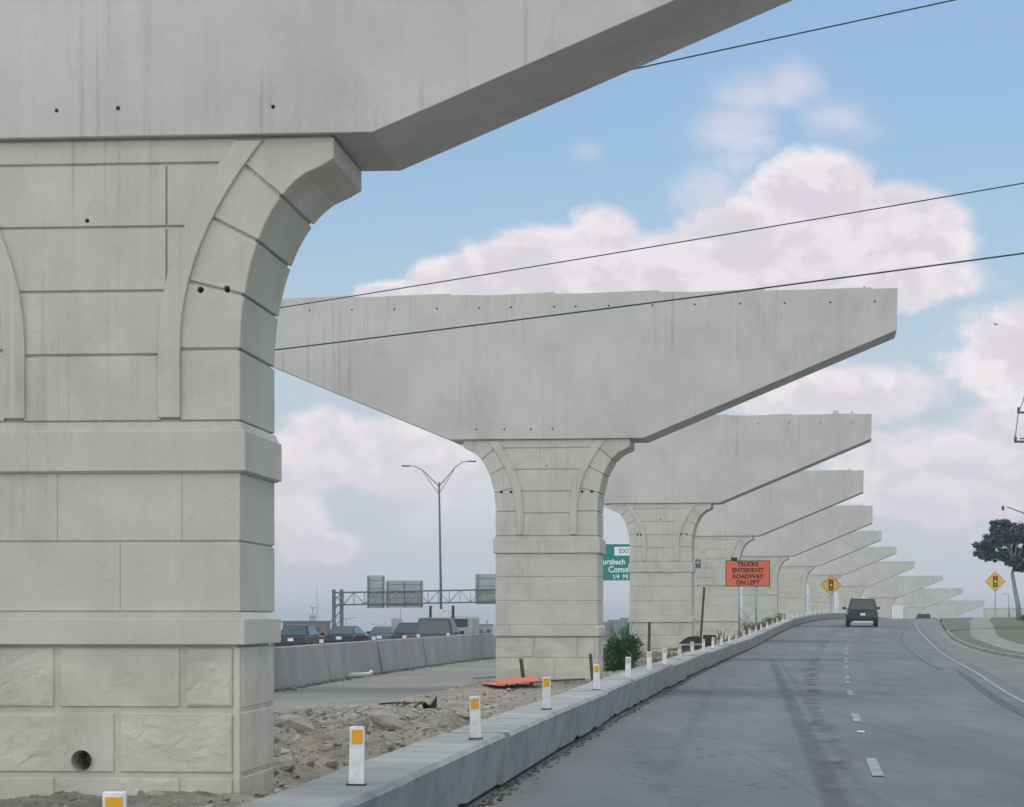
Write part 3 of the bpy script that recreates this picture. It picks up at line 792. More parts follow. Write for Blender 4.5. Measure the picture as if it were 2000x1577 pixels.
bm = bmesh.new(); tube(bm, [(-.25, 0, .03), (0, .02, .05), (.24, 0, .045)], .016, 6)
o = link('plastic_strip', bm, M['plastic_black']); o.location = onm(772, 39.0); tag(o, 'thin dark strip lying just beyond the black plastic sheet', 'plastic strip')
bm = bmesh.new(); box(bm, (0, 0, .02), (1.02, .95, .012), .004, rot=Matrix.Rotation(R(18), 4, 'Z')); box(bm, (.1, .0, .05), (.8, .5, .01), .003, rot=Matrix.Rotation(R(5), 4, 'Z') @ Matrix.Rotation(R(5), 4, 'X'))
o = link('fallen_sign_panel', bm, M['orange']); o.location = onm(1000, 48.5)+Vector((0, 0, .05)); o.rotation_euler = (R(2), R(-4), 0); tag(o, 'orange sign panel lying flat on the soil in front of the second pier', 'sign panel')
def stake(px, py0, py1, d, lean, lb, w=.05, m='wood'):
    bm = bmesh.new(); h = (py1-py0)*d/FPX+.05; box(bm, (0, 0, h/2-.05), (w, w*.7, h), .004)
    o = link('wooden_stake', bm, M[m]); p = onm(px, d); p.z = EYE-(py1-HOR)*d/FPX; o.location = p; o.rotation_euler = (0, lean, 0); tag(o, lb, 'stake', 'stakes behind the low barrier'); return o
stake(1024, 1286, 1341, 52.0, R(-7), 'dark wooden stake leaning at the foot of the second pier, by the orange panel', .08)
stake(1157, 1277, 1325, 53.5, R(-5), 'dark wooden stake at the right corner of the second pier', .07)
stake(1267, 1215, 1298, 74.0, R(1), 'tall dark post right of the green bush', .085)
stake(1368, 1147, 1255, 98.0, R(4), 'long thin leaning dark pole in front of the third and fourth piers', .09)
for px, d, a, L_, lb in ((975, 60, .2, 1.3, 'pale board lying at the left foot of the second pier'), (1090, 50, -.15, 1.1, 'thin plank lying in front of the second pier')):
    bm = bmesh.new(); box(bm, (0, 0, .03), (L_, .12, .04), .005); o = link('plank', bm, M['stone'] if px < 1000 else M['wood']); o.location = onm(px, d)+Vector((0, 0, .03)); o.rotation_euler = (0, R(-3), a)
    tag(o, lb, 'plank')
bm = bmesh.new(); tube(bm, [(-.5, 0, .07), (0, 0, .06), (.5, .05, .07)], .055, 10); tube(bm, [(.5, .05, .07), (.66, .1, .12)], .05, 10)
o = link('pipe', bm, M['dirtwhite']); p = Vector(((700-1000)*61/FPX+.06, 61, 0)); o.location = p; o.rotation_euler = (0, 0, R(62)); o.scale = (1.0, 1, 1); tag(o, 'short pale pipe lying at the foot of the tall barrier', 'pipe')
bm = bmesh.new(); rg = random.Random(21)
for j in range(420):
    d = rg.uniform(48, 96); s = sLB(d)+.30+abs(rg.gauss(0, .10)); rock(bm, at(s, d, zr(d)), rg.uniform(.02, .075), rg)
tag(link('barrier_debris', bm, M['gravel']), 'dark clods and debris along the foot of the tall barrier', 'debris', kind='stuff')

# ------------------------------------------------------------------ signs
def diamond(px, py, d, lb, zbase):
    root = empty('signal_ahead_sign', ((px-1000)*d/FPX, d, zbase), 0); tag(root, lb, 'road sign', 'yellow signal-ahead signs')
    zc = EYE-(py-HOR)*d/FPX-zbase; h = .86; 
    def dia(r, y0, y1, m, name, par):
        bm = bmesh.new(); prism(bm, [(0, zc-r), (r, zc), (0, zc+r), (-r, zc)], y0, y1, .03, seg=2); return link(name, bm, m, par)
    dia(h, -.01, .0, M['black'], 'border', root); 
    pn = dia(h-.045, -.018, -.0105, M['yellow'], 'sign_face', root)
    bm = bmesh.new(); box(bm, (0, -.025, zc), (.36, .008, .95), .0); box(bm, (0, -.024, zc+.30), (.46, .006, .08)); box(bm, (0, -.024, zc), (.46, .006, .08)); box(bm, (0, -.024, zc-.30), (.46, .006, .08))
    link('signal_symbol', bm, M['black'], root)
    for k, (mm, dz) in enumerate((('red', .30), ('amb', 0), ('grn', -.30))):
        bm = bmesh.new(); cyl(bm, (0, -.033, zc+dz), .115, .006, 'Y', 16); link('light_disc', bm, M[mm], root)
    bm = bmesh.new(); box(bm, (0, .035, zc/2-.1), (.075, .06, zc+.5), .008); link('post', bm, M['galv'], root)
    return root
diamond(1623, 1143, 206, 'yellow diamond traffic-signal sign behind the low barrier, among the piers', zr(206)-.3)
diamond(1944, 1136, 206, 'yellow diamond traffic-signal sign on the right, below the tree', zr(206)-.05)

# orange message sign
def orange_sign():
    d = 115.0; X = (1460.5-1000)*d/FPX; q = d/FPX
    zb_ = EYE-(1146-HOR)*q; zt_ = EYE-(1095-HOR)*q; W = 87*q; zg = zground(-.2, d)+.0
    root = empty('orange_sign', (X, d, zg), 0); tag(root, 'orange sign reading TRUCKS ENTER/EXIT ROADWAY ON LEFT on two posts', 'road sign')
    zc = (zb_+zt_)/2-zg; H = zt_-zb_
    bm = bmesh.new(); box(bm, (0, 0, zc), (W, .02, H), .006); link('border', bm, M['black'], root)
    bm = bmesh.new(); box(bm, (0, -.0115, zc), (W-.07, .008, H-.07), .002); link('sign_face', bm, M['orange'], root)
    for s, dz, sx in (('TRUCKS', .43, .92), ('ENTER/EXIT', .145, .98), ('ROADWAY', -.145, .98), ('ON LEFT', -.43, .98)):
        text(s, .285, M['txt_dark'], root, (0, -.018, zc+dz), bold=.009, sx=sx)
    for px in (1444, 1477):
        bm = bmesh.new(); tube(bm, [((px-1460.5)*q, .05, -.3), ((px-1460.5)*q, .05, zc+H*.4)], .045, 8); link('post', bm, M['galv'], root)
    bm = bmesh.new()
    a, b = (1444-1460.5)*q, (1477-1460.5)*q; z1, z2 = EYE-(1212-HOR)*q-zg, EYE-(1186-HOR)*q-zg
    tube(bm, [(a, .06, z2), (b, .07, z1-.35)], .02, 6); tube(bm, [(b, .06, z2), (a, .08, z1-.35)], .02, 6)
    link('cross_brace', bm, M['galv'], root)
    bm = bmesh.new(); box(bm, ((1434-1460.5)*q, 0, zc+H/2+.07), (.28, .16, .14), .02); link('warning_light', bm, M['black'], root)
orange_sign()
bm = bmesh.new(); box(bm, (0, 0, .22), (.27, .22, .46), .02); box(bm, (0, -.125, .28), (.17, .03, .16), .01, 1)
o = link('junction_box', bm, [M['dsteel'], M['signback']]); dd = 126.4; o.location = P(1363, 1110, dd); tag(o, 'small dark electrical box fixed on the left edge of the fourth pier', 'electrical box')

# green guide sign seen between the second and third piers
def green_sign():
    d = 225.0; q = d/FPX; x0, x1 = 1150, 1262; zg = zf(d)
    root = empty('green_guide_sign', ((1206-1000)*q, d, zg)); tag(root, 'green guide sign with white words, seen in the gap between second and third piers', 'road sign')
    Z = lambda py: EYE-(py-HOR)*q-zg
    bm = bmesh.new(); box(bm, (0, .02, (Z(1062)+Z(1135))/2), ((x1-x0)*q, .04, 73*q), .03); link('border', bm, M['txt_white'], root)
    bm = bmesh.new(); box(bm, (0, -.012, (Z(1062)+Z(1135))/2), ((x1-x0)*q-.10, .014, 73*q-.10), .005); link('sign_face', bm, M['green_sign'], root)
    bm = bmesh.new(); box(bm, ((1221-1206)*q, -.026, Z(1077)), (42*q, .01, 17*q), .004); link('exit_panel', bm, M['txt_white'], root)
    text('EXIT', 13*q, M['green_sign'], root, ((1222-1206)*q, -.036, Z(1077)), bold=.01)
    text('Wurzbach', 15*q, M['txt_white'], root, ((1163-1206)*q, -.024, Z(1098)), bold=.015, align='LEFT', sx=.92)
    text('Comm', 17*q, M['txt_white'], root, ((1188-1206)*q, -.024, Z(1113)), bold=.015, align='LEFT', sx=.9)
    text('1/4  MI', 12*q, M['txt_white'], root, ((1196-1206)*q, -.024, Z(1127)), bold=.01, align='LEFT', sx=.9)
    for px in (1165, 1250):
        bm = bmesh.new(); box(bm, ((px-1206)*q, .15, Z(1062)/2-.5), (.2, .2, Z(1062)+1)); link('post', bm, M['galv'], root)
green_sign()

# overhead sign gantry far down the freeway
def gantry():
    d = 300.0; q = d/FPX; zg = zf(d); cx = (900-1000)*q
    root = empty('sign_gantry', (cx, d, zg), 0); tag(root, 'steel truss sign gantry spanning the freeway, sign backs towards us', 'sign gantry')
    X = lambda px: (px-1000)*q-cx; Z = lambda py: EYE-(py-HOR)*q-zg
    z1, z0 = Z(1158), Z(1182); xl, xr = X(650), X(1105)
    bm = bmesh.new()
    for y in (-.55, .55):
        tube(bm, [(xl, y, z1), (xr, y, z1+.55)], .10, 6); tube(bm, [(xl, y, z0), (xr, y, z0+.55)], .10, 6)
    link('chord', bm, M['dsteel'], root)
    bm = bmesh.new(); n = 22
    for i in range(n):
        a = i/n; b = (i+1)/n; xa, xb = xl+(xr-xl)*a, xl+(xr-xl)*b
        for y in (-.55, .55):
            tube(bm, [(xa, y, z0+.55*a), (xb, y, z1+.55*b)] if i % 2 else [(xa, y, z1+.55*a), (xb, y, z0+.55*b)], .045, 5)
            tube(bm, [(xb, y, z0+.55*b), (xb, y, z1+.55*b)], .035, 5)
        tube(bm, [(xa, -.55, z1+.55*a), (xb, .55, z1+.55*b)], .035, 5)
    link('lattice', bm, M['galv'], root)
    for nm, px in (('left', 652), ('right', 1100)):
        bm = bmesh.new()
        for dx in (0, .95):
            tube(bm, [(X(px)+dx, 0, -1.2), (X(px)+dx, 0, z1+(.4 if px < 900 else .9))], .24, 10)
        for kk in range(7):
            zz = kk*z1/7; tube(bm, [(X(px), 0, zz), (X(px)+.95, 0, zz+z1/7)], .06, 5)
        link('support_leg', bm, M['dsteel'], root)
    for (a, b, t, bt) in ((716, 751, 1124, 1188), (753, 826, 1134, 1187), (928, 985, 1121, 1180)):
        bm = bmesh.new(); box(bm, ((X(a)+X(b))/2, .75, (Z(t)+Z(bt))/2), ((b-a)*q, .06, (bt-t)*q), .02)
        sg = link('sign_panel', bm, M['signback'], root)
        bm = bmesh.new(); nn = 2 if b-a < 60 else 3
        for i in range(nn):
            xx = X(a+(b-a)*(i+.12)/(nn-.76)); box(bm, (xx, .62, (Z(t)+Z(bt))/2-.1), (.12, .14, (bt-t)*q*.95))
        for i in range(4): box(bm, ((X(a)+X(b))/2, .70, Z(bt)+(bt-t)*q*(i+.4)/4), ((b-a)*q*.98, .05, .06))
        link('bracket', bm, M['dsteel'], sg)
gantry()

# twin-arm lamp post
def lamp_twin():
    d = 237.0; q = d/FPX; zg = zf(d); bx = (863-1000)*q
    root = empty('street_lamp', (bx, d, zg)); tag(root, 'tall twin-armed street lamp standing by the freeway between the first two piers', 'street lamp')
    X = lambda px: (px-1000)*q-bx; Z = lambda py: EYE-(py-HOR)*q-zg
    bm = bmesh.new(); tube(bm, [(0, 0, -.3), (X(857.5), 0, Z(942))], .15, 10, .085); link('pole', bm, M['dsteel'], root)
    for pts in ([(857, 950), (842, 935), (825, 918), (810, 911), (800, 910)], [(857, 950), (872, 934), (888, 914), (903, 903), (914, 901)]):
        bm = bmesh.new(); tube(bm, [(X(a), 0, Z(b)) for a, b in pts], .055, 6, .04)
        tube(bm, [(X(857), 0, Z(965)), (X(pts[2][0]), 0, Z(pts[2][1]+3))], .03, 5)
        arm = link('arm', bm, M['dsteel'], root)
        e = pts[-1]; s = -1 if e[0] < 857 else 1
        bm = bmesh.new(); box(bm, (X(e[0])+s*.38, 0, Z(e[1])-.02), (.8, .3, .14), .05, seg=2); link('luminaire', bm, M['dsteel'], arm)
lamp_twin()

# lamp arm poking in from the right edge
def lamp_right():
    d = 120.0; q = d/FPX; bx = (2060-1000)*q; s_ = bx-xrow(d); zg = zground(s_, d)
    root = empty('street_lamp', (bx, d, zg)); tag(root, 'street lamp reaching in above the tree from the right edge', 'street lamp')
    X = lambda px: (px-1000)*q-bx; Z = lambda py: EYE-(py-HOR)*q-zg
    bm = bmesh.new(); tube(bm, [(0, 0, 0), (0, 0, Z(1020))], .1, 10, .07); link('pole', bm, M['dsteel'], root)
    bm = bmesh.new(); tube(bm, [(0, 0, Z(1035)), (X(2020), 0, Z(1012)), (X(1995), 0, Z(1001)), (X(1966), 0, Z(990))], .04, 6, .025); link('arm', bm, M['dsteel'], root)
    bm = bmesh.new(); box(bm, (X(1959), 0, Z(993)), (.12, .2, .22), .04, seg=2); link('luminaire', bm, M['dsteel'], root)
lamp_right()

# utility pole just outside the right edge; only its crossarm ends show
def utility_pole():
    d = 62.0; q = d/FPX; bx = (2052-1000)*q; zg = zground(bx-xrow(d), d)
    root = empty('utility_pole', (bx, d, zg)); tag(root, 'utility pole at the right edge, only its crossarm tips in view', 'utility pole')
    X = lambda px: (px-1000)*q-bx; Z = lambda py: EYE-(py-HOR)*q-zg
    bm = bmesh.new(); tube(bm, [(0, 0, 0), (0, 0, Z(640))], .16, 12, .11); link('pole', bm, M['wood'], root)
    for py, xl in ((806, 1987), (863, 1981)):
        bm = bmesh.new(); box(bm, ((X(xl)-X(xl)*0+0)/2, 0, Z(py)), (abs(X(xl)), .08, .055), .01)
        arm = link('crossarm', bm, M['dsteel'], root)
        bm = bmesh.new(); tube(bm, [(X(xl)+.03, 0, Z(py)), (X(xl)+.03, 0, Z(py-10))], .035, 8); link('insulator', bm, M['dsteel'], arm)
    bm = bmesh.new(); box(bm, (X(1992)/2, 0, Z(857)), (abs(X(1992)), .05, .03)); link('brace', bm, M['dsteel'], root)
    bm = bmesh.new(); tube(bm, [(X(2003), 0, Z(765)), (X(1997), 0, Z(788)), (X(1989), 0, Z(806)), (X(1986), 0, Z(830)), (X(1983), 0, Z(852)), (X(1982), 0, Z(862))], .011, 5); link('drop_cable', bm, M['wire'], root)
utility_pole()

# overhead cables
def cable(a, b, lb, r=.0125, sag=.06):
    A, B = Vector(a), Vector(b); D = B-A
    A2 = A-D*2.2; B2 = B+D*1.2; pts = []
    for i in range(41):
        t = i/40; p = A2.lerp(B2, t); tt = -2.2+3.4*t+1; 
        u = (t*4.4-2.2); p.z += sag*(u*u-u)      # slack between the two seen points
        pts.append(p)
    bm = bmesh.new(); tube(bm, pts, r, 6); o = link('overhead_cable', bm, M['wire']); tag(o, lb, 'cable', 'overhead cables'); return o
cable(P(1312, 119, 36), P(1865, 0, 36), 'overhead cable crossing the top right corner', .012, .0)
cable(P(575, 597, 50), P(2000, 358, 41), 'overhead cable above the second pier cap, the middle of three', .011, .10)
cable(P(552, 682, 48), P(2000, 495, 39), 'lowest overhead cable, crossing in front of the second pier cap', .0145, .10)

# bird
bm = bmesh.new()
t = bmesh.new(); bmesh.ops.create_icosphere(t, subdivisions=2, radius=.09); bmesh.ops.scale(t, vec=(2.0, .7, .6), verts=t.verts); merge(bm, t)
for s in (-1, 1):
    a = [bm.verts.new(q) for q in ((.08, 0, .03), (-.08, 0, .03), (-.12, s*.32, .10), (.02, s*.34, .11))]; bm.faces.new(a)
    a = [bm.verts.new(q) for q in ((.02, s*.34, .11), (-.12, s*.32, .10), (-.12, s*.6, .02))]; bm.faces.new(a)
a = [bm.verts.new(q) for q in ((-.15, -.03, 0), (-.15, .03, 0), (-.34, .08, 0), (-.34, -.08, 0))]; bm.faces.new(a)
o = link('bird', bm, M['black']); o.location = P(1945, 634, 230); o.rotation_euler = (.3, 0, R(20)); tag(o, 'small dark bird flying in the sky on the right', 'bird')

# ------------------------------------------------------------------ vehicles
def paint(name, c, rough=.28): return mat(name, c, rough, .25, spec=.5, var=.06, vscale=1)
def shell(bm, prof, wf, mi=0, bev=.05):
    """side profile (y,z) given width wf(z)"""
    t = bmesh.new(); n = len(prof)
    a = [t.verts.new((-wf(y, z)/2, y, z)) for y, z in prof]; b = [t.verts.new((wf(y, z)/2, y, z)) for y, z in prof]
    t.faces.new(a); t.faces.new(b[::-1])
    for i in range(n): t.faces.new((a[i], b[i], b[(i+1) % n], a[(i+1) % n]))
    bmesh.ops.recalc_face_normals(t, faces=t.faces)
    if bev: bmesh.ops.bevel(t, geom=[e for e in t.edges if e.calc_face_angle(0) > R(12)], offset=bev, segments=3, affect='EDGES', profile=.6, clamp_overlap=True)
    for f in t.faces: f.smooth = True
    merge(bm, t)
def quad(bm, pts, th=.012):
    """thin pane given 4 corners, thickened along its normal"""
    P4 = [Vector(p) for p in pts]; n = (P4[1]-P4[0]).cross(P4[3]-P4[0]).normalized()
    a = [bm.verts.new(p+n*th) for p in P4]; b = [bm.verts.new(p-n*th) for p in P4]
    bm.faces.new(a); bm.faces.new(b[::-1])
    for i in range(4): bm.faces.new((a[i], b[i], b[(i+1) % 4], a[(i+1) % 4]))
def vehicle(name, lb, cat, kind, pm, W, L, H, group=None, glass='glass_car'):
    root = empty(name); tag(root, lb, cat, group); hl = L/2
    if kind == 'suv':
        body = [(-hl+.05, .32), (-hl, .62), (-hl+.04, 1.02), (-hl+.12, 1.06), (hl-.95, 1.08), (hl-.15, .98), (hl, .75), (hl-.03, .34)]
        gh = [(-hl+.07, 1.02), (-hl+.42, H-.02), (-hl+.7, H), (hl-2.1, H-.02), (hl-1.25, 1.04)]
    elif kind == 'pickup':
        body = [(-hl, .55), (-hl, 1.08), (-hl+.05, 1.10), (hl-1.2, 1.12), (hl-.15, 1.04), (hl, .8), (hl-.03, .45)]
        gh = [(-hl+2.0, 1.08), (-hl+2.15, H-.05), (-hl+2.4, H), (hl-2.25, H-.01), (hl-1.45, 1.08)]
    else:
        body = [(-hl+.05, .25), (-hl, .6), (-hl+.06, .92), (-hl+.6, .97), (hl-1.2, .93), (hl-.2, .76), (hl, .55), (hl-.03, .25)]
        gh = [(-hl+.5, .93), (-hl+1.15, H-.03), (-hl+1.6, H), (hl-2.2, H-.03), (hl-1.25, .9)]
    zsh = body[3][1]
    wfb = lambda y, z: W*(1-.06*max(0, (z-.7)/.5))*(1-.05*max(0, (.5-z)/.3))*(1-.07*max(0, (abs(y)-hl+.5)/.5))
    wg = lambda y, z: W*((.93, .20) if kind != 'sedan' else (.90, .27))[0]-W*(.20 if kind != 'sedan' else .27)*max(0, (z-zsh))/(H-zsh)
    bm = bmesh.new(); shell(bm, body, wfb, bev=.06); shell(bm, gh, wg, bev=.045)
    for y in (-hl+.98, hl-.95):       # dark wheel arches are housings cut visually by tyre rings
        pass
    if kind == 'pickup': box(bm, (0, -hl+.06, 1.0), (W*.9, .08, .22), .02)
    bd = link('body', bm, pm)
    bd.parent = root
    def inset(p0, p1, k0, k1): return (p0[0]+(p1[0]-p0[0])*k0, p0[1]+(p1[1]-p0[1])*k0), (p0[0]+(p1[0]-p0[0])*k1, p0[1]+(p1[1]-p0[1])*k1)
    # rear window, windscreen
    for nm, (pa, pb) in (('rear_window', (gh[0], gh[1])), ('windscreen', (gh[4], gh[3]))):
        (y0, z0), (y1, z1) = inset(pa, pb, .10, .88); bm = bmesh.new(); w0, w1 = wg(0, z0)/2-.09, wg(0, z1)/2-.09
        quad(bm, [(-w0, y0, z0), (w0, y0, z0), (w1, y1, z1), (-w1, y1, z1)], .022); link(nm, bm, M[glass], root)
    # side windows
    for s in (-1, 1):
        ya, yb = gh[0][0]+.16, gh[4][0]-.16; zt = H-.10; zs = zsh+.05; tl, tr = gh[1][0]+.12, gh[3][0]-.05
        n = 3 if kind == 'suv' else 2
        for k in range(n):
            f0, f1 = k/n+.012, (k+1)/n-.012; bm = bmesh.new()
            w0, w1 = s*wg(0, zs)/2, s*wg(0, zt)/2
            quad(bm, [(w0, ya+(yb-ya)*f0, zs), (w0, ya+(yb-ya)*f1, zs), (w1, tl+(tr-tl)*f1, zt), (w1, tl+(tr-tl)*f0, zt)], .012)
            link('side_window', bm, M[glass], root)
    for s in (-1, 1):
        bm = bmesh.new(); yb = body[1][0]; zz = {'suv': (.88, .30), 'pickup': (.92, .26), 'sedan': (.76, .14)}[kind]
        box(bm, (s*(W/2-.15), yb+.02, zz[0]), (.17, .10, zz[1]), .03, seg=2); link('tail_light', bm, M['taillight'], root)
        bm = bmesh.new(); box(bm, (s*(W/2-.24), hl-.05, .68), (.3, .16, .14), .03, seg=2); link('headlight', bm, M['headlight'], root)
        bm = bmesh.new(); mz = zsh+.10; box(bm, (s*(W/2+.09), gh[4][0]-.45, mz), (.22, .10, .15), .035, seg=2); box(bm, (s*(W/2-.02), gh[4][0]-.45, mz-.04), (.14, .05, .04), .01)
        link('mirror', bm, M['black'] if kind != 'x' else pm, root)
        for y in (-hl+.95, hl-.92):
            r = .37 if kind != 'sedan' else .32
            wr = empty('wheel', (s*(W/2-.13), y, r), 0, root)
            bm = bmesh.new(); cyl(bm, (0, 0, 0), r, .23, 'X', 24); link('tyre', bm, M['tyre'], wr)
            bm = bmesh.new(); cyl(bm, (s*.105, 0, 0), r*.62, .04, 'X', 20); link('rim', bm, M['rim'], wr)
    bm = bmesh.new(); zb_ = .52 if kind != 'sedan' else .45; box(bm, (0, -hl+.0, zb_), (W*.93, .16, .20 if kind != 'pickup' else .16), .05, seg=2); link('bumper', bm, M['chrome'] if kind == 'pickup' else pm, root)
    bm = bmesh.new(); box(bm, (0, body[1][0]-.012 if kind != 'suv' else body[1][0]-.0, .78 if kind != 'suv' else .80), (.31, .03, .16), .004); link('licence_plate', bm, M['plate'], root)
    return root
def park(v, px, d, z, extra=0.0, gz=None):
    v.location = ((px-1000)*d/FPX, d, z); v.rotation_euler = (math.atan((zr(d+2)-zr(d-2))/4) if gz is None else 0, 0, -heading(d)+extra)
pd = paint('dark_metallic_paint', (.013, .018, .024)); pk = paint('black_car_paint', (.012, .015, .018)); pb = paint('blue_grey_paint', (.06, .085, .11))
pg = paint('green_grey_paint', (.05, .07, .075)); pw = paint('silver_paint', (.35, .37, .39))
v = vehicle('parked_car', 'x', 'car', 'suv', pd, 2.0, 4.95, 1.80); v.name = 'minivan'
tag(v, 'dark van seen from behind, driving away on the road', 'van'); park(v, 1683, 158, zr(158)+.0)
v.rotation_euler.z = -heading(158)+.05
bm = bmesh.new(); box(bm, (0, -2.475-.09, .30), (1.3, .05, .17), .02, seg=2); link('tail_strip', bm, M['chrome'], v)  # pale strip low across the tail
bm = bmesh.new()
for s in (-1, 1): box(bm, (s*.62, -.3, 1.83), (.05, 2.3, .04), .01)
link('roof_rail', bm, M['black'], v)
v = vehicle('car', 'dark estate car at the left, just past the first pier, behind the tall barrier', 'car', 'sedan', pd, 1.9, 4.7, 1.56, 'cars on the freeway', 'glass_lite'); park(v, 588, 132, zf(132), gz=1)
v = vehicle('car', 'dark saloon car behind the tall barrier, near the gantry leg', 'car', 'sedan', pk, 1.85, 4.8, 1.46, 'cars on the freeway', 'glass_lite'); park(v, 680, 140, zf(140)+.03, gz=1)
v = vehicle('car', 'blue-grey low saloon car behind the tall barrier, below the gantry signs', 'car', 'sedan', pb, 1.85, 4.8, 1.44, 'cars on the freeway', 'glass_lite'); park(v, 757, 152, zf(152), gz=1)
v = vehicle('car', 'dark rounded car half hidden on the left of the pickup', 'car', 'sedan', pk, 1.85, 4.5, 1.62, 'cars on the freeway', 'glass_lite'); park(v, 806, 145, zf(145)+.06, gz=1)
v = vehicle('pickup_truck', 'grey-green pickup truck seen from behind, beyond the tall barrier', 'pickup truck', 'pickup', pg, 2.0, 5.6, 1.93, 'cars on the freeway'); park(v, 852, 117, zf(117), gz=1)
def compressor():
    d = 88.9; q = d/FPX; X = (1362-1000)*q; zg = zground(1.5, d); root = empty('towed_compressor', (X, d, zg), -.10)
    tag(root, 'low black towable machine with rounded hood behind the low barrier, right of the third pier', 'compressor')
    Z = EYE-(1243-HOR)*q-zg; pts = [(-.74, .30), (-.70, .48), (-.45, Z-.08), (-.28, Z), (.05, Z), (.16, Z-.05), (.20, .30)]
    bm = bmesh.new(); prism(bm, pts, -.45, .45, .03, seg=2); link('hood', bm, M['plastic_black'], root)
    bm = bmesh.new(); prism(bm, [(-.66, .44), (.17, .46), (.17, .52), (-.60, .51)], -.47, .47, .006); link('trim_strip', bm, M['galv'], root)
    bm = bmesh.new(); box(bm, (.44, 0, .62), (.46, .8, .42), .02); link('tool_box', bm, M['plastic_black'], root)
    bm = bmesh.new(); box(bm, (-.03, 0, .30), (1.40, .5, .10), .01); link('chassis', bm, M['black'], root)
    for sd in (-1, 1):
        wr = empty('wheel', (.42, sd*.44, .28), 0, root)
        bm = bmesh.new(); cyl(bm, (0, 0, 0), .28, .14, 'Y', 20); link('tyre', bm, M['tyre'], wr); bm = bmesh.new(); cyl(bm, (0, sd*.065, 0), .16, .03, 'Y', 16); link('rim', bm, M['rim'], wr)
    bm = bmesh.new(); tube(bm, [(-.70, 0, .30), (-1.15, 0, .28), (-1.25, 0, .05)], .03, 6); link('tow_bar', bm, M['dsteel'], root)
compressor()
# work truck ahead of the pickup: two stacks and a white headboard
def work_truck():
    d = 131.0; q = d/FPX; root = empty('work_truck', ((864-1000)*q, d, zf(d)), -heading(d)); tag(root, 'truck in front of the pickup with two black upright stacks and a white board', 'truck')
    bm = bmesh.new(); box(bm, (0, 2.5, .62), (2.1, 6.5, .25), .04); link('chassis', bm, M['black'], root)
    bm = bmesh.new(); box(bm, (0, 4.6, 1.35), (2.2, 1.9, 1.35), .15, seg=3); cb = link('cab', bm, pw, root)
    bm = bmesh.new(); box(bm, (0, 3.63, 1.65), (1.5, .04, .45), .02); link('rear_window', bm, M['glass_car'], root)
    bm = bmesh.new(); box(bm, (0, 1.2, .95), (2.15, 4.2, .45), .03); link('flatbed', bm, M['galv'], root)
    bm = bmesh.new(); box(bm, (-.08, 0, 2.08), (1.05, .06, .62), .02); link('headboard', bm, M['whitedirt'], root)
    bm = bmesh.new()
    for x_ in (-.5, .35): tube(bm, [(x_, .04, 1.1), (x_, .04, 1.8)], .03, 6)
    link('headboard_post', bm, M['dsteel'], root)
    for x_ in (-.64, .58):
        bm = bmesh.new(); tube(bm, [(x_, 0, 1.1), (x_, 0, 2.58)], .075, 10); link('stack', bm, M['black'], root)
    for s in (-1, 1):
        for y in (.2, 4.9):
            wr = empty('wheel', (s*.95, y, .48), 0, root)
            bm = bmesh.new(); cyl(bm, (0, 0, 0), .48, .28, 'X', 24); link('tyre', bm, M['tyre'], wr); bm = bmesh.new(); cyl(bm, (s*.13, 0, 0), .28, .04, 'X', 18); link('rim', bm, M['rim'], wr)
work_truck()
# box lorry and a car just over the crest
def lorry():
    d = 330.0; q = d/FPX; z = EYE-(1214-HOR)*q-.95; X = (1755-1000)*q
    root = empty('box_lorry', (X, d, zr(d)-.1), -heading(d)); z0 = -.0; tag(root, 'white box lorry far off under the tenth pier, just over the crest', 'lorry')
    dz = EYE-(1184-HOR)*q-root.location.z
    bm = bmesh.new(); box(bm, (-.1, 0, dz-1.3), (1.9, 5, 2.6), .05); link('cargo_box', bm, M['white'], root)
    bm = bmesh.new(); box(bm, (-.1, 3.5, dz-1.8), (1.9, 1.8, 1.7), .15, seg=2); link('cab', bm, M['white'], root)
    bm = bmesh.new(); box(bm, (-.1, 4.42, dz-1.5), (1.6, .05, .6), .02); link('windscreen', bm, M['glass_car'], root)
    bm = bmesh.new(); box(bm, (-.1, .8, dz-2.75), (1.8, 6.6, .3)); link('chassis', bm, M['black'], root)
    for s in (-1, 1):
        for y in (-1.6, 3.4):
            bm = bmesh.new(); cyl(bm, (-.1+s*.85, y, .55), .5, .26, 'X', 16); link('wheel', bm, M['tyre'], root)
lorry()
v = vehicle('car', 'dark car far off just over the crest, right of the lorry', 'car', 'suv', pk, 1.9, 4.6, 1.7); v.location = ((1806-1000)*292/FPX, 292, zr(292)-.45); v.rotation_euler.z = -heading(292)

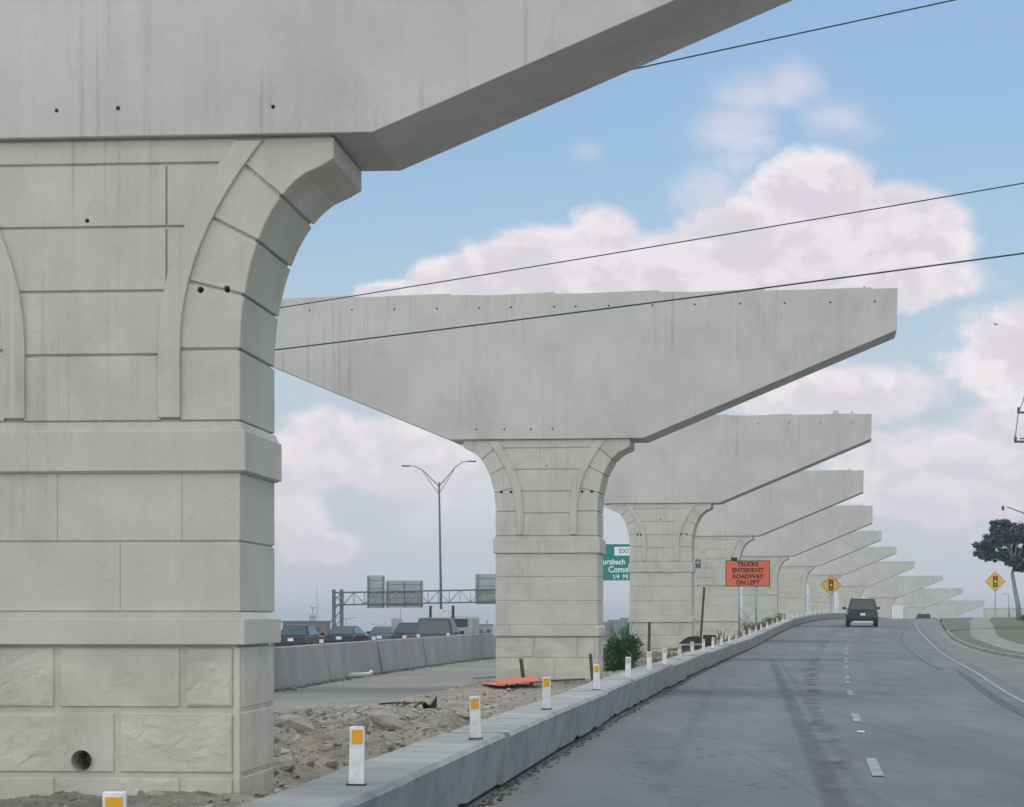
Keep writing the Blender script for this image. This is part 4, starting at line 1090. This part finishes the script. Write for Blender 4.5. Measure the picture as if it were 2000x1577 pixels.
# ------------------------------------------------------------------ vegetation
def leaves(bm, c, r, n, size, rg, flat=.75):
    for _ in range(n):
        while True:
            p = Vector((rg.uniform(-1, 1), rg.uniform(-1, 1), rg.uniform(-1, 1)))
            if .25 < p.length < 1: break
        p = p*(.55+.45*rg.random()); p = Vector((p.x*r, p.y*r, p.z*r*flat))+Vector(c)
        q = Matrix.Rotation(rg.random()*6.28, 3, 'Z') @ Matrix.Rotation(rg.uniform(-1.2, 1.2), 3, 'X')
        s = size*rg.uniform(.6, 1.3)
        vs = [bm.verts.new(p+q @ Vector(v)*s) for v in ((-.5, -.1, 0), (0, -.35, .05), (.5, 0, 0), (0, .35, .05))]; bm.faces.new(vs)
def tree(name, base, trunk, clumps, leaf_m, n, size, lb, cat, tr=.2, seed=1, group=None, bark='bark'):
    rg = random.Random(seed); root = empty(name, base); tag(root, lb, cat, group)
    bm = bmesh.new(); tube(bm, trunk, tr, 10, tr*.5); tip = Vector(trunk[-1])
    for c, r in clumps:
        C = Vector(c); mid = tip.lerp(C, .5)+Vector((0, 0, -.1*r)); tube(bm, [tip-Vector((0, 0, .05)), mid, C], tr*.42, 6, tr*.12)
    link('trunk', bm, M[bark], root)
    bm = bmesh.new()
    for c, r in clumps:
        leaves(bm, c, r, int(n*r*r), size, rg)
        for _ in range(7):
            a = rg.random()*6.28; cc = Vector(c)+Vector((math.cos(a)*r*.8, math.sin(a)*r*.8, rg.uniform(-.5, .6)*r)); leaves(bm, cc, r*.42, int(n*r*r*.14), size, rg)
    link('crown', bm, M[leaf_m], root)
    return root
# oak on the right
d = 150.0; q = d/FPX; T0 = P(1991, 1206, d); rel = lambda px, py, dy=0: ((px-1991)*q, dy, (1206-py)*q)
cl = [(rel(1925, 1072, .3), .52), (rel(1940, 1060, -.4), .55), (rel(1952, 1028, 0), .48), (rel(1968, 1050, .6), .7), (rel(1985, 1042, -.5), .75), (rel(2010, 1045, .4), .8),
      (rel(1960, 1085, .2), .42), (rel(1978, 1098, -.6), .45), (rel(2000, 1085, .8), .6), (rel(2030, 1070, 0), .9), (rel(2060, 1060, .3), .9), (rel(2045, 1100, -.3), .6), (rel(1918, 1086, 0), .28), (rel(1938, 1088, .2), .34), (rel(1996, 1108, .3), .42), (rel(2020, 1102, -.3), .5), (rel(1965, 1030, -.3), .4), (rel(2025, 1015, .2), .6)]
tree('oak_tree', T0, [(0, 0, -.2), rel(1988, 1180), rel(1982, 1150), rel(1977, 1120), rel(1980, 1100)], [(c, r_*1.28) for c, r_ in cl], 'leaf_oak', 1900, .17, 'broad dark-green tree with pale leaning trunk at the right edge', 'tree', .17, 4)
# small background lamp by that tree
d = 260.0; q = d/FPX; zg = zground(30, d); root = empty('street_lamp', ((1971-1000)*q, d, zg)); tag(root, 'small distant street lamp left of the tree trunk on the right', 'street lamp')
bm = bmesh.new(); tube(bm, [(0, 0, 0), (-.05, 0, EYE-(1160-HOR)*q-zg)], .07, 8, .05); link('pole', bm, M['galv'], root)
bm = bmesh.new(); tube(bm, [(-.05, 0, EYE-(1162-HOR)*q-zg), (-.5, 0, EYE-(1159-HOR)*q-zg), (-.75, 0, EYE-(1162-HOR)*q-zg)], .035, 6); link('arm', bm, M['galv'], root)
# shrubs at the tree foot
def shrub(px, d, h, r, m, lb, n=900, seed=3, size=.10, cat='shrub', group=None, zbase=None):
    X = (px-1000)*d/FPX; rg = random.Random(seed); z = zground(X-xrow(d), d) if zbase is None else zbase
    root = empty('shrub', (X, d, z)); tag(root, lb, cat, group)
    bm = bmesh.new()
    for k in range(5): tube(bm, [(0, 0, 0), (rg.uniform(-.3, .3)*r, rg.uniform(-.3, .3)*r, h*.6)], .02*h, 5, .01)
    link('stem', bm, M['wood'], root)
    bm = bmesh.new()
    for k in range(9):
        leaves(bm, (rg.uniform(-.55, .55)*r, rg.uniform(-.5, .5)*r, h*rg.uniform(.3, .8)), r*.5, n//9, size, rg, .8)
    link('foliage', bm, M[m], root)
shrub(2008, 146, .9, .6, 'leaf_dark', 'dark green shrub at the foot of the right-hand tree')
shrub(1228, 112, 1.6, .55, 'leaf_teal', 'small blue-green bush in the gap between the second and third piers', 1600, 8, .07, zbase=-.05)
# big spiky dark bush behind the barrier
def spiky():
    d = 69.0; X = (1216-1000)*d/FPX; root = empty('bushy_plant', (X, d, zground(0, d)-.1)); root.scale = (1.08, 1, 1.22); tag(root, 'dark green spiky bush behind the barrier, right of the second pier', 'bush'); rg = random.Random(9)
    bm = bmesh.new()
    for k in range(900):
        a = rg.random()*6.28; el = rg.uniform(.25, 1.45); L_ = rg.uniform(.55, 1.75); r0 = rg.uniform(0, .32)
        b = Vector((math.cos(a)*r0, math.sin(a)*r0, rg.uniform(0, .55))); dv = Vector((math.cos(a)*math.cos(el), math.sin(a)*math.cos(el), math.sin(el)))
        side = Vector((-math.sin(a), math.cos(a), 0))*rg.uniform(.010, .022); pr = None
        for i in range(5):
            t = i/4; p = b+dv*L_*t*.75+Vector((math.cos(a)*.10*t*t*L_, math.sin(a)*.10*t*t*L_, -.32*t*t*L_)); w = 1-t*.92
            vv = (bm.verts.new(p-side*w), bm.verts.new(p+side*w))
            if pr: bm.faces.new((pr[0], pr[1], vv[1], vv[0]))
            pr = vv
    for k in range(14): leaves(bm, (rg.uniform(-.32, .32)-.05, rg.uniform(-.3, .3), rg.uniform(.12, .75)), .30, 170, .09, rg)
    link('foliage', bm, M['leaf_dark'], root)
    bm = bmesh.new()
    for k in range(6): tube(bm, [(rg.uniform(-.1, .1), 0, 0), (rg.uniform(-.35, .5), rg.uniform(-.2, .2), rg.uniform(.9, 1.3))], .012, 5, .006)
    link('stem', bm, M['wood'], root)
spiky()
# weeds behind the barrier
bm = bmesh.new(); rg = random.Random(31)
for j in range(70):
    d = rg.uniform(62, 150); s = rg.uniform(1.2, 2.25) if rg.random() < .7 else rg.uniform(-1, 2.2)
    if abs(s) < 1.3 and any(abs(d-p_-.7) < 1 for p_ in PD): continue
    c = at(s, d); 
    for k in range(16):
        a = rg.random()*6.28; h = rg.uniform(.15, .55)*(.6+d/200); b = c+Vector((rg.uniform(-.15, .15), rg.uniform(-.15, .15), 0)); tp = b+Vector((math.cos(a)*.2, math.sin(a)*.2, h)); sd_ = Vector((.012, .006, 0))*(1+d/70)
        bm.faces.new([bm.verts.new(b-sd_), bm.verts.new(b+sd_), bm.verts.new(tp)])
tag(link('weeds', bm, M['weed']), 'dry weeds sprouting behind the low barrier', 'weeds', kind='stuff')
shrub(1512, 160, .75, .9, 'leaf_dark', 'low green bush behind the barrier, below the sixth pier', 800, 5, .1)
shrub(1478, 140, .6, .7, 'weed', 'low brownish bush behind the barrier, right of the orange sign posts', 700, 6, .08)

# ------------------------------------------------------------------ far background
def bld(name, px0, px1, py0, d, m, lb, cat='building', depth=12, pan=True):
    q = d/FPX; X = ((px0+px1)/2-1000)*q; z0 = zf(d)-1; h = EYE-(py0-HOR)*q-z0; W = (px1-px0)*q
    root = empty(name, (X, d, z0)); tag(root, lb, cat)
    bm = bmesh.new(); box(bm, (0, depth/2, h/2), (W, depth, h)); link('wall', bm, m, root)
    bm = bmesh.new(); box(bm, (0, depth/2, h+.12), (W+.4, depth+.4, .25), .03); link('roof', bm, M['dsteel'], root)
    n = max(2, int(W/2.2))
    for k in range(n):
        bm = bmesh.new(); box(bm, (-W/2+W*(k+.5)/n, -.02, h-1.4), (W/n*.5, .08, 1.1)); link('window', bm, M['glass_car'], root)
    bm = bmesh.new(); box(bm, (W*.15, depth*.4, h+.7), (W*.12, 2, 1.0), .02); link('roof_unit', bm, M['galv'], root)
    return root
bld('commercial_building', 552, 634, 1216, 380, M['brickb'], 'low brown flat-roofed building behind the cars at the far left')
bld('distant_building', 930, 962, 1222, 520, M['walk'], 'pale low building far behind the pickup, beside the second pier')
# billboard
d = 330; q = d/FPX; root = empty('billboard', ((775-1000)*q, d, zf(d))); tag(root, 'plain grey-white billboard seen just right below the gantry signs', 'billboard'); Z = lambda py: EYE-(py-HOR)*q-zf(d)
bm = bmesh.new(); box(bm, (0, 0, (Z(1208)+Z(1232))/2), (21*q, .3, 24*q), .03); link('panel', bm, M['signback'], root)
bm = bmesh.new(); tube(bm, [(0, .3, 0), (0, .3, Z(1215))], .2, 8); tube(bm, [(.5, .2, Z(1210)), (.5, .2, Z(1188))], .05, 6); link('post', bm, M['galv'], root)
# masts
for px, py, d, lb in ((619, 1150, 600, 'thin radio mast above the brown building'), (611, 1187, 420, 'short lamp post above the brown building')):
    q = d/FPX; root = empty('mast', ((px-1000)*q, d, zf(d))); tag(root, lb, 'mast'); h = EYE-(py-HOR)*q-zf(d)
    bm = bmesh.new()
    if d > 500:
        for a in range(3): tube(bm, [(.5*math.cos(a*2.1), .5*math.sin(a*2.1), 0), (.2*math.cos(a*2.1), .2*math.sin(a*2.1), h)], .05, 4)
        for k in range(14): box(bm, (0, 0, h*k/14), (.7-.03*k, .06, .06))
    else:
        tube(bm, [(0, 0, 0), (0, 0, h)], .09, 6); box(bm, (0, 0, h), (.9, .3, .2), .05)
    link('shaft', bm, M['galv'], root)
for k, (px, py, d, sgn) in enumerate(((676, 1210, 380, 1), (742, 1222, 420, -1))):
    q = d/FPX; root = empty('distant_lamp', ((px-1000)*q, d, zf(d))); h = EYE-(py-HOR)*q-zf(d); tag(root, ['distant lamp post just right of the gantry leg', 'tiny distant lamp post left of the billboard'][k], 'street lamp', 'distant lamp posts')
    bm = bmesh.new(); tube(bm, [(0, 0, 0), (0, 0, h)], .08, 6); link('pole', bm, M['galv'], root)
    bm = bmesh.new(); tube(bm, [(0, 0, h), (sgn*.9, 0, h+.3), (sgn*1.6, 0, h+.25)], .06, 5); tube(bm, [(0, 0, h), (-sgn*.9, 0, h+.3), (-sgn*1.5, 0, h+.25)], .06, 5); link('arm', bm, M['galv'], root)
# far trees along the horizon
FT = [(548, 1236, 420, 2.6, 'bushy tree low at the far left, by the first pier'), (905, 1224, 420, 2.2, 'pale bushy tree just right of the pickup'), (926, 1215, 460, 2.6, 'tallest pale tree beyond the pickup'),
      (948, 1226, 430, 2.6, 'pale tree right against the second pier'), (722, 1240, 560, 2.6, 'tiny tree between the two saloon cars'), (792, 1238, 600, 3.0, 'tiny tree right of the billboard'), (655, 1238, 560, 2.6, 'tiny tree behind the gantry leg')]
for k, (px, py, d, r, lb) in enumerate(FT):
    q = d/FPX; X = (px-1000)*q; z = zf(d); h = EYE-(py-HOR)*q-z; rg = random.Random(k)
    cl = [((rg.uniform(-.5, .5)*r, rg.uniform(-.5, .5)*r, h-r*.5+rg.uniform(-.6, .1)*r), r*.55) for _ in range(4)]
    tree('far_tree', (X, d, z), [(0, 0, 0), (0, 0, h*.55)], cl, 'leaf_far', 110, .38, lb, 'tree', .16, k+20, 'trees on the far side of the freeway')
# horizon treeline, reads as one mass
bm = bmesh.new(); rg = random.Random(77)
for j in range(260):
    a = rg.uniform(-.42, .42); d = rg.uniform(1100, 1700); X = a*d; z = zground(X-xrow(900), d); h = rg.uniform(4, 8)
    leaves(bm, (X, d, z+h*.5), h, 60, 2.4, rg, .6)
tag(link('treeline', bm, M['leaf_far']), 'faint tree line along the far horizon', 'trees', kind='stuff')
# low retaining wall far right beyond the crest
d = 330; q = d/FPX; bm = bmesh.new(); z1 = EYE-(1189-HOR)*q; box(bm, (0, 0, (z1-1)/2), (6.2, .4, z1+1), .03); box(bm, (0, 0, z1+.05), (6.3, .5, .12), .02)
o = link('concrete_wall', bm, M['cap']); o.location = ((1952-1000)*q+1.0, d, 0); tag(o, 'low grey concrete wall far off behind the right-hand yellow sign', 'wall')

# thin humid air over the whole place
hz = bpy.data.materials.new('haze'); hz.use_nodes = True; hn = hz.node_tree; hn.nodes.clear()
ho = hn.nodes.new('ShaderNodeOutputMaterial'); hv = hn.nodes.new('ShaderNodeVolumePrincipled'); hv.inputs['Density'].default_value = .0004
hv.inputs['Color'].default_value = (.86, .91, 1, 1); hv.inputs['Anisotropy'].default_value = .2
hn.links.new(hv.outputs[0], ho.inputs['Volume'])
bm = bmesh.new(); zlo = min(v.co.z for v in bpy.data.objects['ground'].data.vertices)-1
box(bm, (0, 4400, (zlo+17)/2), (16000, 10200, 17-zlo))
o = link('haze', bm, hz); tag(o, 'thin humid haze in the air over the whole road', 'haze', kind='stuff')
